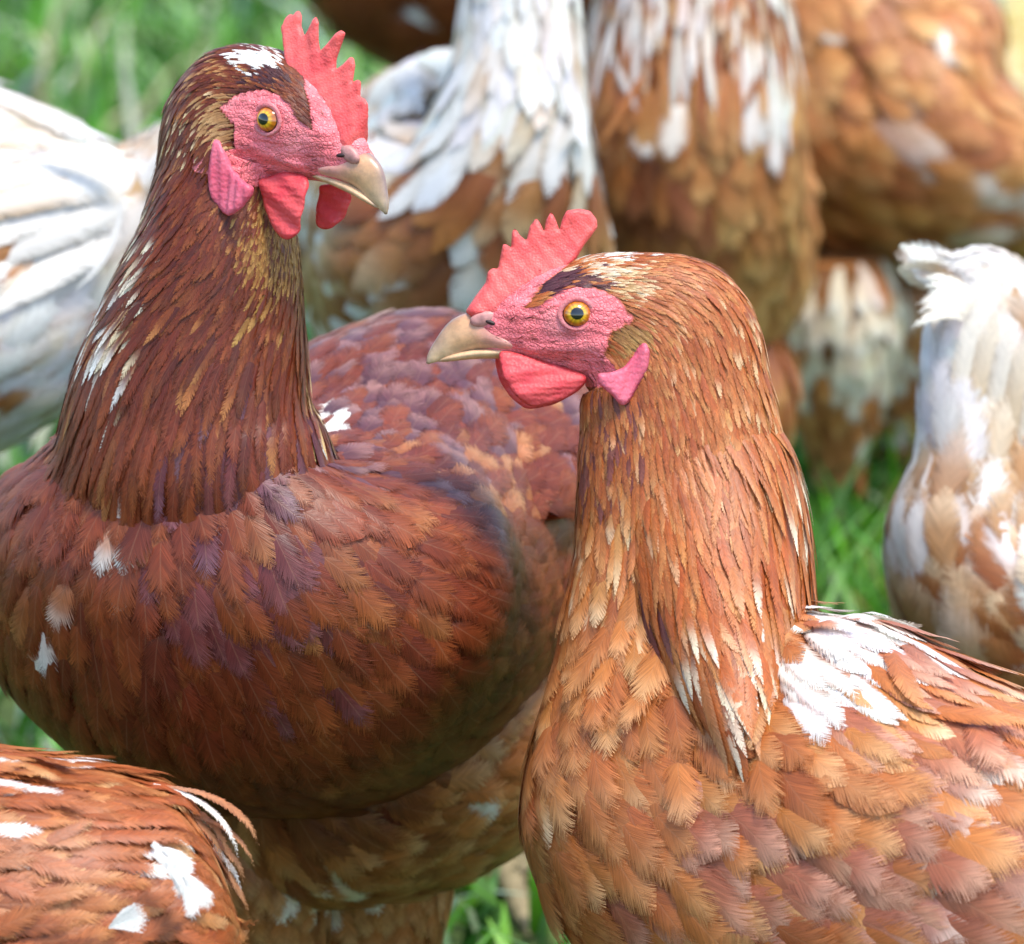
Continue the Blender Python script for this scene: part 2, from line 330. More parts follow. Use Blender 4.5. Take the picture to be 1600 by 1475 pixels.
def build_feathers(spine, nor, Wd, shape, fluff, cm, ct, ce, camber=.15, twist=None):
    """spine (n,NV+1,3), nor same, Wd (n,) half width, shape (n,) 0 round .. 1 pointed, fluff (n,), colours (n,3)
    -> dict with verts (n,FK,3), col, uv"""
    n = len(spine); v = np.linspace(0, 1, NV + 1)
    t = nrm(np.gradient(spine, axis=1)); b = nrm(np.cross(nor, t)); nn = np.cross(t, b)
    if twist is not None:
        ct_, st_ = np.cos(twist)[:, None, None], np.sin(twist)[:, None, None]; b, nn = b * ct_ + nn * st_, nn * ct_ - b * st_
    Lg = np.linalg.norm(np.diff(spine, axis=1), axis=2).sum(1)
    rnd = np.clip(v ** .4, .3, 1) * np.sqrt(np.clip(1 - np.clip((v - .55) / .45, 0, 1) ** 2.6, .03, 1))
    pnt = np.clip(v ** .6, .12, 1) * np.clip(1 - v ** 2.6, .02, 1) ** .85 * 1.12
    prof = rnd[None] * (1 - shape[:, None]) + pnt[None] * shape[:, None]
    wv = 1.22 * Wd[:, None] * prof * (1 + rng.normal(0, .025, (n, NV + 1))); NB = LOD['nb']
    du = US[None, None, :] * wv[..., None]
    camber = (camber * (1 - .55 * shape))[:, None, None]
    vert = spine[:, :, None] + du[..., None] * b[:, :, None] - (camber * np.abs(US[None, None, :]) ** 1.6 * wv[..., None])[..., None] * nn[:, :, None]
    # slight sweep back of the vane edges so that the outline is not a plain strip
    vert = vert - ((np.abs(US) ** 2)[None, None, :, None]) * (wv * .25)[:, :, None, None] * t[:, :, None]
    vg = np.broadcast_to(v[None, :, None], (n, NV + 1, NU)); ug = np.broadcast_to(US[None, None, :], (n, NV + 1, NU))
    e = (np.abs(ug) ** 1.7)[..., None]; tp = sstep(.48, .90, vg)[..., None]; rt = (1 - sstep(0, .35, vg))[..., None]
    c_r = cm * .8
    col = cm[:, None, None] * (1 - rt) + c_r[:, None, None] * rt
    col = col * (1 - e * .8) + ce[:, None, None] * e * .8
    col = col * (1 - tp) + ct[:, None, None] * tp
    qoff = rng.uniform(0, 4000, n)[:, None, None]
    uvq = vg * Lg[:, None, None] - np.abs(du) * 1.7 + qoff
    eu = np.where(np.abs(ug) > .75, 1.0, np.where(np.abs(ug) > .25, .30, 0.0)); ev = np.clip((vg - .50) / .50, 0, 1) ** 1.3
    ed = (1 - (1 - eu) * (1 - ev)) * np.clip(.40 + .50 * fluff, .3, 1.15)[:, None, None]
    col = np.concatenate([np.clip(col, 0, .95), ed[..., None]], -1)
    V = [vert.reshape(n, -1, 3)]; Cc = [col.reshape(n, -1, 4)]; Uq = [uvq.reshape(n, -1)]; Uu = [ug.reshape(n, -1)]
    # loose barbs along the outer half
    def at(vv, u):
        f = np.clip(vv, 0, 1) * NV; i = np.minimum(f.astype(int), NV - 1); fr = (f - i)[:, None]; r = np.arange(n)
        sp_ = spine[r, i] * (1 - fr) + spine[r, i + 1] * fr; bb = b[r, i]; tt = t[r, i]; nv_ = nn[r, i]
        ww = wv[r, i] * (1 - fr[:, 0]) + wv[r, i + 1] * fr[:, 0]
        return sp_ + bb * (u * ww)[:, None] - nv_ * (camber[:, 0, 0] * abs(u) ** 1.6 * ww)[:, None] - tt * (u * u * ww * .25)[:, None], bb, tt, nv_, ww
    bv = []; bc = []; bq = []; bu = []
    for sg in (-1, 1):
        for k in range(NB):
            vb = np.clip(.30 + .69 * (k + rng.uniform(-.5, .5, n)) / (NB - 1), .2, .995)
            p0, bb, tt, nv_, ww = at(vb, sg * .80); p1 = at(np.minimum(vb + .03, 1.0), sg * .80)[0]
            out = (.42 * (1 - sstep(.7, 1.0, vb)) + .06)
            ln = (rng.uniform(.15, 1.0, n) * fluff * (.26 * Wd + .028 * Lg))
            tip = at(np.minimum(vb + .05, 1.0), sg * (.97 - .35 * sstep(.85, 1.0, vb).mean()))[0] + (tt + sg * bb * (out * rng.uniform(.4, 1.5, n))[:, None] + nv_ * rng.normal(.03, .16, n)[:, None]) * ln[:, None]
            cb = ce * (1 - sstep(.55, .95, vb))[:, None] + ct * sstep(.55, .95, vb)[:, None]
            cb = np.concatenate([np.clip(cb, 0, .95), np.zeros((n, 1))], 1); bv += [p0, p1, tip]; bc += [cb, cb, cb]
            q0 = vb * Lg - ww * 1.3 + qoff[:, 0, 0]; bq += [q0, q0 + 3, q0 + 1]; bu += [np.full(n, sg * .8)] * 2 + [np.full(n, sg * 1.1)]
    if NB: V.append(np.stack(bv, 1)); Cc.append(np.stack(bc, 1)); Uq.append(np.stack(bq, 1)); Uu.append(np.stack(bu, 1))
    return dict(v=np.concatenate(V, 1), c=np.concatenate(Cc, 1), uv=np.stack([np.concatenate(Uq, 1), np.concatenate(Uu, 1)], -1),
                L=Lg, W=Wd, mid=spine[:, NV // 2], nor=nor[:, NV // 2])

def scatter(loft, spec, keep=None, s0=0.0, s1=1.0):
    """even scatter over the loft by dart throwing. spec(sfrac, phi, P) -> dict of arrays L, W, shape, fluff, lift, skew"""
    i0, i1 = int(s0 * (loft.ns - 1)), int(s1 * (loft.ns - 1))
    gi, gj = np.meshgrid(np.arange(i0, i1), np.arange(loft.nphi), indexing='ij'); gi, gj = gi.ravel(), gj.ravel()
    area = np.linalg.norm(np.cross(loft.ds[gi, gj], loft.dp[gi, gj]), axis=1)
    a = spec(gi / (loft.ns - 1), gj / loft.nphi * 2 * np.pi, loft.P[gi, gj])
    rad = np.sqrt(np.maximum(a['W'] * 2 * a.get('sx', .62), 2.5) * a['L'] * a.get('sy', .3))
    w_ = area / rad ** 2; tot = w_.sum(); n = int(tot * 4.0)
    pk = rng.choice(len(gi), n, p=w_ / tot); s = gi[pk] + rng.uniform(0, 1, n); p = gj[pk] + rng.uniform(0, 1, n)
    P = loft.ev(loft.P, s, p); r = rad[pk] * DENS['k']
    ok = np.zeros(n, bool)
    if keep is not None: allow = keep(P, loft.ev(loft.Nm, s, p), s / (loft.ns - 1), p / loft.nphi * 2 * np.pi)
    else: allow = np.ones(n, bool)
    cell = max(float(np.percentile(r, 97)), 1.0); grid = {}
    Pl = P.tolist(); rl = r.tolist(); ci = np.floor(P / cell).astype(int).tolist()
    for i in np.where(allow)[0].tolist():
        x, y, z = Pl[i]; cx, cy, cz = ci[i]; rr = rl[i] ** 2; good = True
        for dx in (-1, 0, 1):
            for dy in (-1, 0, 1):
                for dz in (-1, 0, 1):
                    for (qx, qy, qz) in grid.get((cx + dx, cy + dy, cz + dz), ()):
                        if (x - qx) ** 2 + (y - qy) ** 2 + (z - qz) ** 2 < rr: good = False; break
                    if not good: break
                if not good: break
            if not good: break
        if good: ok[i] = True; grid.setdefault((cx, cy, cz), []).append((x, y, z))
    s, p = s[ok], p[ok]; P = loft.ev(loft.P, s, p); a = spec(s / (loft.ns - 1), p / loft.nphi * 2 * np.pi, P)
    return s, p, a

def drape(loft, s, p, L, lift, skew, h0=0.0, curl=0.0):
    """feather spines walking over the surface of the loft"""
    n = len(s); sp = np.zeros((n, NV + 1, 3)); no = np.zeros_like(sp)
    s = s.copy(); p = p.copy(); ext = np.zeros(n); endT = loft.T[-1]
    for j in range(NV + 1):
        P = loft.ev(loft.P, s, p); nn = nrm(loft.ev(loft.Nm, s, p))
        v = j / NV
        sp[:, j] = P + ext[:, None] * endT + nn * (h0 * sstep(-.05, .3, v) + L * (lift * v + curl * v * v))[:, None]
        no[:, j] = nn
        st = L / NV
        ds = np.maximum(np.linalg.norm(loft.ev(loft.ds, s, p), axis=1), .35); dp = np.maximum(np.linalg.norm(loft.ev(loft.dp, s, p), axis=1), .5)
        s2 = s + st * np.cos(skew) / ds; over = np.maximum(s2 - (loft.ns - 1.01), 0) * ds
        ext = ext + np.minimum(over, st); s = np.minimum(s2, loft.ns - 1.01); p = p + st * np.sin(skew) / dp
    return sp, no

def colours(P, pal, blobs, jit=.065):
    """pal: list of (weight, mid, tip, edge) hex strings; blobs: (px,py,rx,ry,prob,mid,tip,edge)"""
    n = len(P); wt = np.array([q[0] for q in pal], float); pick = rng.choice(len(pal), n, p=wt / wt.sum())
    A = np.array([[hexc(h) for h in q[1:4]] for q in pal]); c = A[pick].copy(); xy = scr(P)
    for (px, py, rx, ry, pr, m, t, e) in blobs:
        d = ((xy[:, 0] - px) / rx) ** 2 + ((xy[:, 1] - py) / ry) ** 2
        k = rng.uniform(0, 1, n) < pr * np.exp(-np.maximum(d - .3, 0) * 1.6)
        for i, h in enumerate((m, t, e)):
            if h: c[k, i] = hexc(h)
    g = np.exp(rng.normal(0, jit, (n, 1, 1))); tint = np.exp(rng.normal(0, .02, (n, 1, 3)))
    c = c * g * tint; lum = c.mean(-1, keepdims=True); c = np.clip(lum + (c - lum) * 1.08, .004, .9); return c[:, 0], c[:, 1], c[:, 2]

class Plumage:
    def __init__(self): self.g = []
    def add(self, f): self.g.append(f)
    def emit(self, root, off, n_single=0, name='plumage', min_px=0):
        g = {k: np.concatenate([f[k] for f in self.g]) for k in self.g[0]}
        n = len(g['L']); V = wd(g['v']) - off; FQ, FT, FK = feather_template(LOD['nb'])
        single = np.zeros(n, bool)
        if n_single:
            xy = scr(g['mid']); vis = (xy[:, 0] > 0) & (xy[:, 0] < 1600) & (xy[:, 1] > 0) & (xy[:, 1] < 1475) & (nrm(g['nor'])[:, 2] > .25)
            score = np.where(vis, g['L'] * g['W'] * (.4 + nrm(g['nor'])[:, 2]), 0); idx = np.argsort(-score)[:n_single]
            idx = idx[score[idx] > 0]; single[idx] = True
            for i in idx:
                me = mesh_np('feather', V[i], [FQ, FT], g['c'][i], g['uv'][i]); link('feather', me, M_FEATHER, root)
        r = np.where(~single)[0]
        if len(r):
            o = (np.arange(len(r)) * FK)[:, None, None]
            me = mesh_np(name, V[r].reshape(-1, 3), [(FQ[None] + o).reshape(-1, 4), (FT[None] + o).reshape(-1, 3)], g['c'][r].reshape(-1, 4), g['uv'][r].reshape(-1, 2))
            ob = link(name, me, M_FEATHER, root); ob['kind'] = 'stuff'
        return n

# ------------------------------------------------------------------ heads
# profile outline of the head, in picture pixels of a left-facing head whose eye is at (900,492): local x forward = 900-px, z up = 492-py
def loc(px, py): return 900.0 - px, 492.0 - py
HEADK = [(742, 520, 32, 33, 15), (760, 515, 44, 40, 25), (785, 511, 52, 50, 34), (815, 506, 62, 62, 45), (855, 500, 78, 82, 56), (900, 497, 92, 93, 63), (945, 503, 112, 103, 67)]
SKIN = [(715, 480), (745, 450), (800, 420), (850, 398), (893, 385), (905, 392), (884, 416), (846, 446), (818, 484), (848, 464), (884, 449), (928, 450), (966, 468), (990, 503),
        (955, 520), (943, 556), (965, 575), (1002, 548), (1012, 560), (990, 612), (945, 606), (880, 604), (800, 610), (760, 590), (715, 570)]
class Head:
    def __init__(self, cx, cy, d, f, u, n, scale):
        self.o = cf(cx, cy, d); self.f = nrm(f); u = np.array(u, float); u = u - (u @ self.f) * self.f; self.u = nrm(u)
        n = np.array(n, float); n = n - (n @ self.f) * self.f - (n @ self.u) * self.u; self.n = nrm(n); self.k = scale
        self.side = 1 if (np.cross(self.n, -self.f) @ self.u) > 0 else -1
    def p(self, x, y, z):
        x, y, z = np.broadcast_arrays(np.asarray(x, float), np.asarray(y, float), np.asarray(z, float))
        return self.o + self.k * (x[..., None] * self.f + y[..., None] * self.n + z[..., None] * self.u)
    def inv(self, P):
        q = (P - self.o) / self.k; return np.stack([q @ self.f, q @ self.n, q @ self.u], -1)
    def plane(self, px, py, y):
        """picture outline -> local x,z on the plane at lateral offset y"""
        px, py = np.asarray(px, float), np.asarray(py, float)
        o = self.p(0, y, 0); A = self.k * np.array([[self.f[0], self.u[0]], [self.f[1], self.u[1]]])
        kk = (D * S) / (D * S - o[2])
        r = np.stack([(px - 800) / kk - o[0], (737.5 - py) / kk - o[1]], 0); s = np.linalg.solve(A, r); return s[0], s[1]
    def keys(self):
        out = []
        for (px, py, rd, rv, rl) in HEADK:
            x, z = loc(px, py); out.append(np.concatenate([self.p(x, 0, z), self.n, np.array([rd, rv, rl]) * self.k]))
        return out

def plate(outline, thick, edge=18.0, step=5.0, fn=None, sm=2):
    """inflated plate from a 2-d outline; returns (a,b,t) triplets and triangles. fn(a,b,dist)->thickness factor"""
    o = np.array(outline, float)
    # smooth closed resampling
    K = np.vstack([o, o[:1]]); seg = np.linalg.norm(np.diff(K, axis=0), axis=1); t = np.concatenate([[0], np.cumsum(seg)])
    n = int(t[-1] / (step * .55)); ts = np.linspace(0, t[-1], n, endpoint=False)
    B = np.stack([np.interp(ts, t, K[:, 0]), np.interp(ts, t, K[:, 1])], 1)
    for _ in range(sm): B = .5 * B + .25 * (np.roll(B, 1, 0) + np.roll(B, -1, 0))
    lo, hi = B.min(0), B.max(0); gx, gy = np.meshgrid(np.arange(lo[0], hi[0], step), np.arange(lo[1], hi[1], step * .87), indexing='ij')
    gx = gx + (np.arange(gx.shape[1]) % 2)[None] * step / 2
    G = np.stack([gx.ravel(), gy.ravel()], 1); G = G[in_poly(G, B)]
    dist = np.sqrt(((G[:, None] - B[None]) ** 2).sum(-1)).min(1); G = G[dist > step * .6]; dist = dist[dist > step * .6]
    pts = np.vstack([B, G]); nb = len(B)
    r = delaunay_2d_cdt([Vector(q) for q in pts], [(i, (i + 1) % nb) for i in range(nb)], [], 1, 1e-4)
    V = np.array([tuple(q) for q in r[0]]); F = np.array([f for f in r[2] if len(f) == 3])
    d2 = np.sqrt(((V[:, None] - B[None]) ** 2).sum(-1)).min(1); d2[d2 < .01] = 0
    hh = thick * np.sqrt(np.clip(1 - (1 - np.clip(d2 / edge, 0, 1)) ** 2, 0, 1))
    if fn is not None: hh = hh * fn(V[:, 0], V[:, 1])
    bd = d2 == 0; idx = np.full(len(V), -1); idx2 = np.arange(len(V))
    inner = np.where(~bd)[0]; m = idx2.copy(); m[inner] = len(V) + np.arange(len(inner))
    A = np.column_stack([V, hh]); Bk = np.column_stack([V[inner], -hh[inner]])
    return np.vstack([A, Bk]), np.vstack([F, m[F][:, ::-1]])

def fix_normals(me):
    import bmesh
    bm = bmesh.new(); bm.from_mesh(me); bmesh.ops.recalc_face_normals(bm, faces=bm.faces[:]); bm.to_mesh(me); bm.free()

COMB_B = [(726, 486), (742, 462), (758, 441), (761, 424), (769, 418), (777, 420), (785, 380), (793, 382), (798, 387), (799, 361), (804, 355), (812, 367), (822, 375), (827, 353), (837, 339), (843, 346), (850, 361), (853, 342), (861, 329),
          (868, 342), (874, 359), (878, 342), (885, 328), (905, 325), (922, 328), (933, 342), (934, 354), (924, 368), (913, 382), (905, 396), (896, 412), (870, 440), (830, 470), (780, 500), (735, 500)]
COMB_A = [(558, 262), (566, 234), (571, 214), (577, 191), (579, 169), (574, 160), (566, 157), (567, 133), (560, 129), (552, 133), (555, 107), (552, 95), (546, 93), (535, 105), (526, 112), (527, 96), (535, 73), (541, 56), (535, 51), (527, 56), (513, 73),
          (503, 82), (501, 67), (501, 37), (496, 28), (490, 31), (481, 48), (476, 57), (470, 42), (470, 25), (466, 17), (460, 18), (457, 24), (452, 21), (445, 27), (440, 42), (445, 60), (450, 84), (455, 107), (466, 135), (490, 175), (505, 215), (535, 262)]
WAT_B = [(778, 548), (779, 566), (785, 592), (804, 620), (828, 638), (842, 636), (872, 630), (902, 614), (916, 600), (918, 588), (890, 578), (850, 566), (810, 552)]
WAT_A = [(410, 280), (414, 300), (420, 324), (433, 358), (446, 373), (458, 377), (473, 369), (481, 340), (486, 312), (489, 292), (482, 276), (450, 268)]
LOBE_A = [(330, 214), (325, 240), (324, 268), (328, 300), (340, 326), (358, 338), (376, 330), (394, 308), (398, 292), (380, 280), (360, 262), (352, 235), (342, 216)]
LOBE_B = [(1008, 536), (1015, 552), (1012, 575), (1000, 600), (985, 628), (973, 637), (964, 632), (958, 622), (945, 612), (932, 600), (932, 585), (955, 584), (975, 575), (990, 555), (998, 540)]
WAT_FAR_A = [(492, 290), (488, 318), (484, 345), (490, 356), (500, 360), (515, 357), (526, 347), (536, 333), (545, 312), (546, 300), (520, 288)]

def make_head_parts(h, root, off, comb=None, wattles=None, lobes=None, detail=True, comb_lean=0.0, far_wattle=None, lobe_y=78):
    st = 4.0 if detail else 9.0
    def put(name, pts, tris, m, parent=root, col=None):
        me = mesh_np(name, wd(pts) - off, tris if isinstance(tris, list) else [tris], col); fix_normals(me); return link(name, me, m, parent)
    # comb
    def loc_outline(px_outline, y, traced):
        a = np.array(px_outline, float)
        if traced: x, z = h.plane(a[:, 0], a[:, 1], y)
        else: x, z = 900 - a[:, 0], 492 - a[:, 1]
        return np.stack([x, z], 1)
    o = loc_outline(comb if comb is not None else COMB_B, 0, comb is not None)
    def cthick(x, z): return .5 + 1.9 * (1 - sstep(-25, 60, z - (20 + (160 - x) * .42))) ** 1.5 + .12 * np.sin(x * .21) * np.sin(z * .17)
    P, T = plate(o, 11.0, 12.0, st, cthick)
    zz = P[:, 1] - (20 + (160 - P[:, 0]) * .42)
    y = P[:, 2] + 5 * np.sin(P[:, 0] * .05 + 1) * sstep(0, 90, zz) + comb_lean * np.maximum(zz, 0)
    y = y + rng.normal(0, .35, len(y)) * (np.abs(P[:, 2]) > 0)
    put('comb', h.p(P[:, 0], y, P[:, 1]), T, M_COMB)
    # wattles
    for sg in (1, -1):
        src = wattles if wattles is not None else WAT_B
        y0 = 27.0 if sg > 0 else -27.0
        tr = wattles is not None
        if sg < 0 and far_wattle is not None: o = loc_outline(far_wattle, y0, True)
        elif sg < 0 and tr: continue
        else: o = loc_outline(src, y0, tr)
        if sg < 0 and not tr: o = o + np.array([6, -3])
        P, T = plate(o, 5.0, 12.0, st, sm=18 if detail else 3)
        drop = np.maximum(-60 - P[:, 1], 0)
        yy = y0 + P[:, 2] + sg * (.10 * drop + 9 * np.sin(np.clip(drop / 90, 0, 1) * 3.0)) + 2.0 * np.sin(P[:, 1] * .17 + P[:, 0] * .05) * sstep(0, 30, drop)
        put('wattle', h.p(P[:, 0], yy, P[:, 1]), T, M_WATTLE)
        o = loc_outline(lobes if lobes is not None else LOBE_B, sg * lobe_y, lobes is not None and sg > 0)
        if lobes is not None and sg < 0: o = loc_outline(LOBE_B, 0, False)
        P, T = plate(o, 5.5, 9.0, st, sm=8 if detail else 3)
        yy = sg * (lobe_y + P[:, 2] * 1.0 + 4 * np.sin(P[:, 0] * .09) + 1.6 * np.sin(P[:, 0] * .33 + P[:, 1] * .12) + .04 * np.maximum(-70 - P[:, 1], 0))
        put('earlobe', h.p(P[:, 0], yy, P[:, 1]), T, M_LOBE)
    # beak: upper and lower mandible
    def beak(name, keys, colf):
        K = [np.concatenate([h.p(*[q[0], 0, q[1]]), h.n, np.array(q[2:5]) * h.k]) for q in keys]
        lf = Loft(K, h.side, 46 if detail else 16, 28 if detail else 12); V, q, t = lf.mesh()
        q3 = h.inv(V); return put(name, V, [q, t], M_HORN, col=colf(q3))
    def up_col(q):
        tipf = sstep(150, 232, q[:, 0])[:, None]; low = sstep(-40, -72, q[:, 2])[:, None]; top = sstep(5, -25, q[:, 2] + .9 * (q[:, 0] - 165))[:, None]
        bs = sstep(172, 128, q[:, 0] - .25 * (q[:, 2] + 30))[:, None]; c = hexc('cf9c74') * (1 - tipf) + hexc('b4946c') * tipf; c = c * (1 - .75 * bs) + hexc('cc8480') * .75 * bs
        ridge = np.clip(1.15 - np.abs(q[:, 1:2]) / 12, 0, 1) * (1 - sstep(-50, -76, q[:, 2])[:, None])
        c = c * (1 - .75 * ridge) + hexc('7a6a70') * .75 * ridge
        c = c * (1 - .5 * low) + hexc('e8c49a') * .5 * low
        dk = sstep(222, 234, q[:, 0])[:, None]; return c * (1 - .5 * dk) + hexc('6e6a66') * .5 * dk
    beak('upper_beak', [(70, -52, 8, 8, 20), (105, -46, 14, 12, 32), (135, -33, 24, 23, 27), (158, -28, 28, 32, 22), (178, -33, 27, 31, 18), (196, -43, 24, 25, 13.5), (211, -53, 19, 17, 10), (223, -63, 13, 10.5, 7), (231, -72, 6.5, 5, 4), (234, -77, 1, 1, 1)], up_col)
    beak('lower_beak', [(60, -66, 6, 6, 18), (100, -61, 8, 7, 24), (130, -60, 9, 7, 22), (165, -62, 8, 7, 17), (195, -67, 6, 5, 11), (212, -71, 3, 2.5, 5), (217, -72, 1, 1, 1)],
         lambda q: np.broadcast_to(hexc('d8b088'), q.shape) * (1 - .25 * sstep(190, 217, q[:, :1])))
    # nostril flap and opening, eye and lids, both sides
    def blob(name, c, r, m, parent=root, rot=0.0, nu=14, nv=10):
        th, ph = np.meshgrid(np.linspace(0, np.pi, nv), np.linspace(0, 2 * np.pi, nu, endpoint=False), indexing='ij')
        x, y, z = r[0] * np.cos(ph) * np.sin(th), r[1] * np.cos(th), r[2] * np.sin(ph) * np.sin(th)
        x, z = x * math.cos(rot) - z * math.sin(rot), x * math.sin(rot) + z * math.cos(rot)
        i, j = np.meshgrid(np.arange(nv - 1), np.arange(nu), indexing='ij'); k = (j + 1) % nu
        F = np.stack([i * nu + j, i * nu + k, (i + 1) * nu + k, (i + 1) * nu + j], -1).reshape(-1, 4)
        return put(name, h.p(c[0] + x.ravel(), c[1] + y.ravel(), c[2] + z.ravel()), F, m, parent)
    for sg in (1, -1):
        f = blob('nostril', (143, sg * 20.5, -6), (25, 9, 13), M_NOSTRIL, rot=-.25)
        blob('nostril_opening', (133, sg * 25.5, -13), (12, 6, 4.0), M_DARK, f, rot=.35)
        # eyeball, iris and pupil are colour rings on the ball
        nu, nv = (40, 34) if detail else (16, 10)
        th = np.linspace(0, np.pi, nv) ** 1.25 / np.pi ** .25; ph = np.linspace(0, 2 * np.pi, nu, endpoint=False)
        T_, P_ = np.meshgrid(th, ph, indexing='ij'); r = 26.0
        ex = (-1.0, sg * 52.0, 0.0); cy = np.cos(T_) * r
        V = h.p(ex[0] + r * np.sin(T_) * np.cos(P_), ex[1] + sg * cy, ex[2] + r * np.sin(T_) * np.sin(P_) * .93).reshape(-1, 3)
        rr = (r * np.sin(T_)).ravel(); front = (T_ < 1.5).ravel(); a = P_.ravel()
        iris = hexc('d08a12') * (1 + .0 * rr[:, None]); mixo = sstep(12, 18, rr)[:, None]
        fib = (.85 + .25 * np.sin(a * 17 + 2 * np.sin(a * 5)))[:, None]
        c = (hexc('e8b322') * (1 - mixo) + hexc('c06a10') * mixo) * fib
        c = np.where((rr < 9.6)[:, None] & front[:, None], 0.004, c); c = np.where((rr > 21.5)[:, None] | ~front[:, None], hexc('3a2018'), c)
        i, j = np.meshgrid(np.arange(nv - 1), np.arange(nu), indexing='ij'); k = (j + 1) % nu
        F = np.stack([i * nu + j, i * nu + k, (i + 1) * nu + k, (i + 1) * nu + j], -1).reshape(-1, 4)
        e = put('eye', V, F, M_EYE, col=c)
        # lids: a soft almond ring
        nu, nv = (48, 14) if detail else (20, 8); a = np.linspace(0, 2 * np.pi, nu, endpoint=False); b = np.linspace(0, 2 * np.pi, nv, endpoint=False)
        A_, B_ = np.meshgrid(a, b, indexing='ij')
        ra, rb = 27.0, 23.0
        tube = 4.0 + 1.0 * np.sin(A_)
        R = 1 + tube * np.cos(B_) / 26
        X = ex[0] + ra * R * np.cos(A_); Z = ex[2] - .5 + rb * R * np.sin(A_) * (1 - .06 * np.cos(A_ * 2)); Y = sg * (67.5 + tube * .6 * np.sin(B_) - 1.5 * np.cos(A_) ** 2)
        i, j = np.meshgrid(np.arange(nu), np.arange(nv), indexing='ij'); i2, j2 = (i + 1) % nu, (j + 1) % nv
        F = np.stack([i * nv + j, i2 * nv + j, i2 * nv + j2, i * nv + j2], -1).reshape(-1, 4)
        put('eyelid', h.p(X, Y, Z).reshape(-1, 3), F, M_LID, e)

# ------------------------------------------------------------------ legs
def make_leg(root, off, knee, fwd, name='leg'):
    """scaly shank from a camera-frame point down to the ground, with three front toes and a hind toe; world metres"""
    a = wd(knee); fw = np.array([fwd[0], -fwd[2], 0.0]); fw = fw / np.linalg.norm(fw); sd = np.array([-fw[1], fw[0], 0])
    foot = np.array([a[0], a[1], 0.009]) + fw * .012
    V, F = [], []
    def tube(pts, rad, n=8):
        pts = np.array(pts); T = nrm(np.gradient(pts, axis=0)); base = len(V)
        for p_, t_, r_ in zip(pts, T, rad):
            x = np.cross(t_, [.3, .9, .31]); x /= np.linalg.norm(x); y = np.cross(t_, x)
            for i in range(n): V.append(p_ + r_ * (x * math.cos(2 * math.pi * i / n) + y * math.sin(2 * math.pi * i / n)))
        for k in range(len(pts) - 1):
            for i in range(n): F.append((base + k * n + i, base + k * n + (i + 1) % n, base + (k + 1) * n + (i + 1) % n, base + (k + 1) * n + i))
    up = a + np.array([0, 0, .02])
    tube([up, a, (a + foot) / 2 - fw * .002, foot], [.009, .0075, .0062, .0072])
    for ang, ln in ((0, .062), (.62, .05), (-.62, .05), (math.pi, .024)):
        d_ = fw * math.cos(ang) + sd * math.sin(ang)
        tube([foot, foot + d_ * ln * .35 + [0, 0, .001], foot + d_ * ln * .75 - [0, 0, .0025], foot + d_ * ln - [0, 0, .005], foot + d_ * (ln + .012) - [0, 0, .0085]], [.007, .0056, .005, .0042, .0008])
    me = mesh_np(name, np.array(V) - off, [np.array(F)]); fix_normals(me); link(name, me, M_LEG, root)

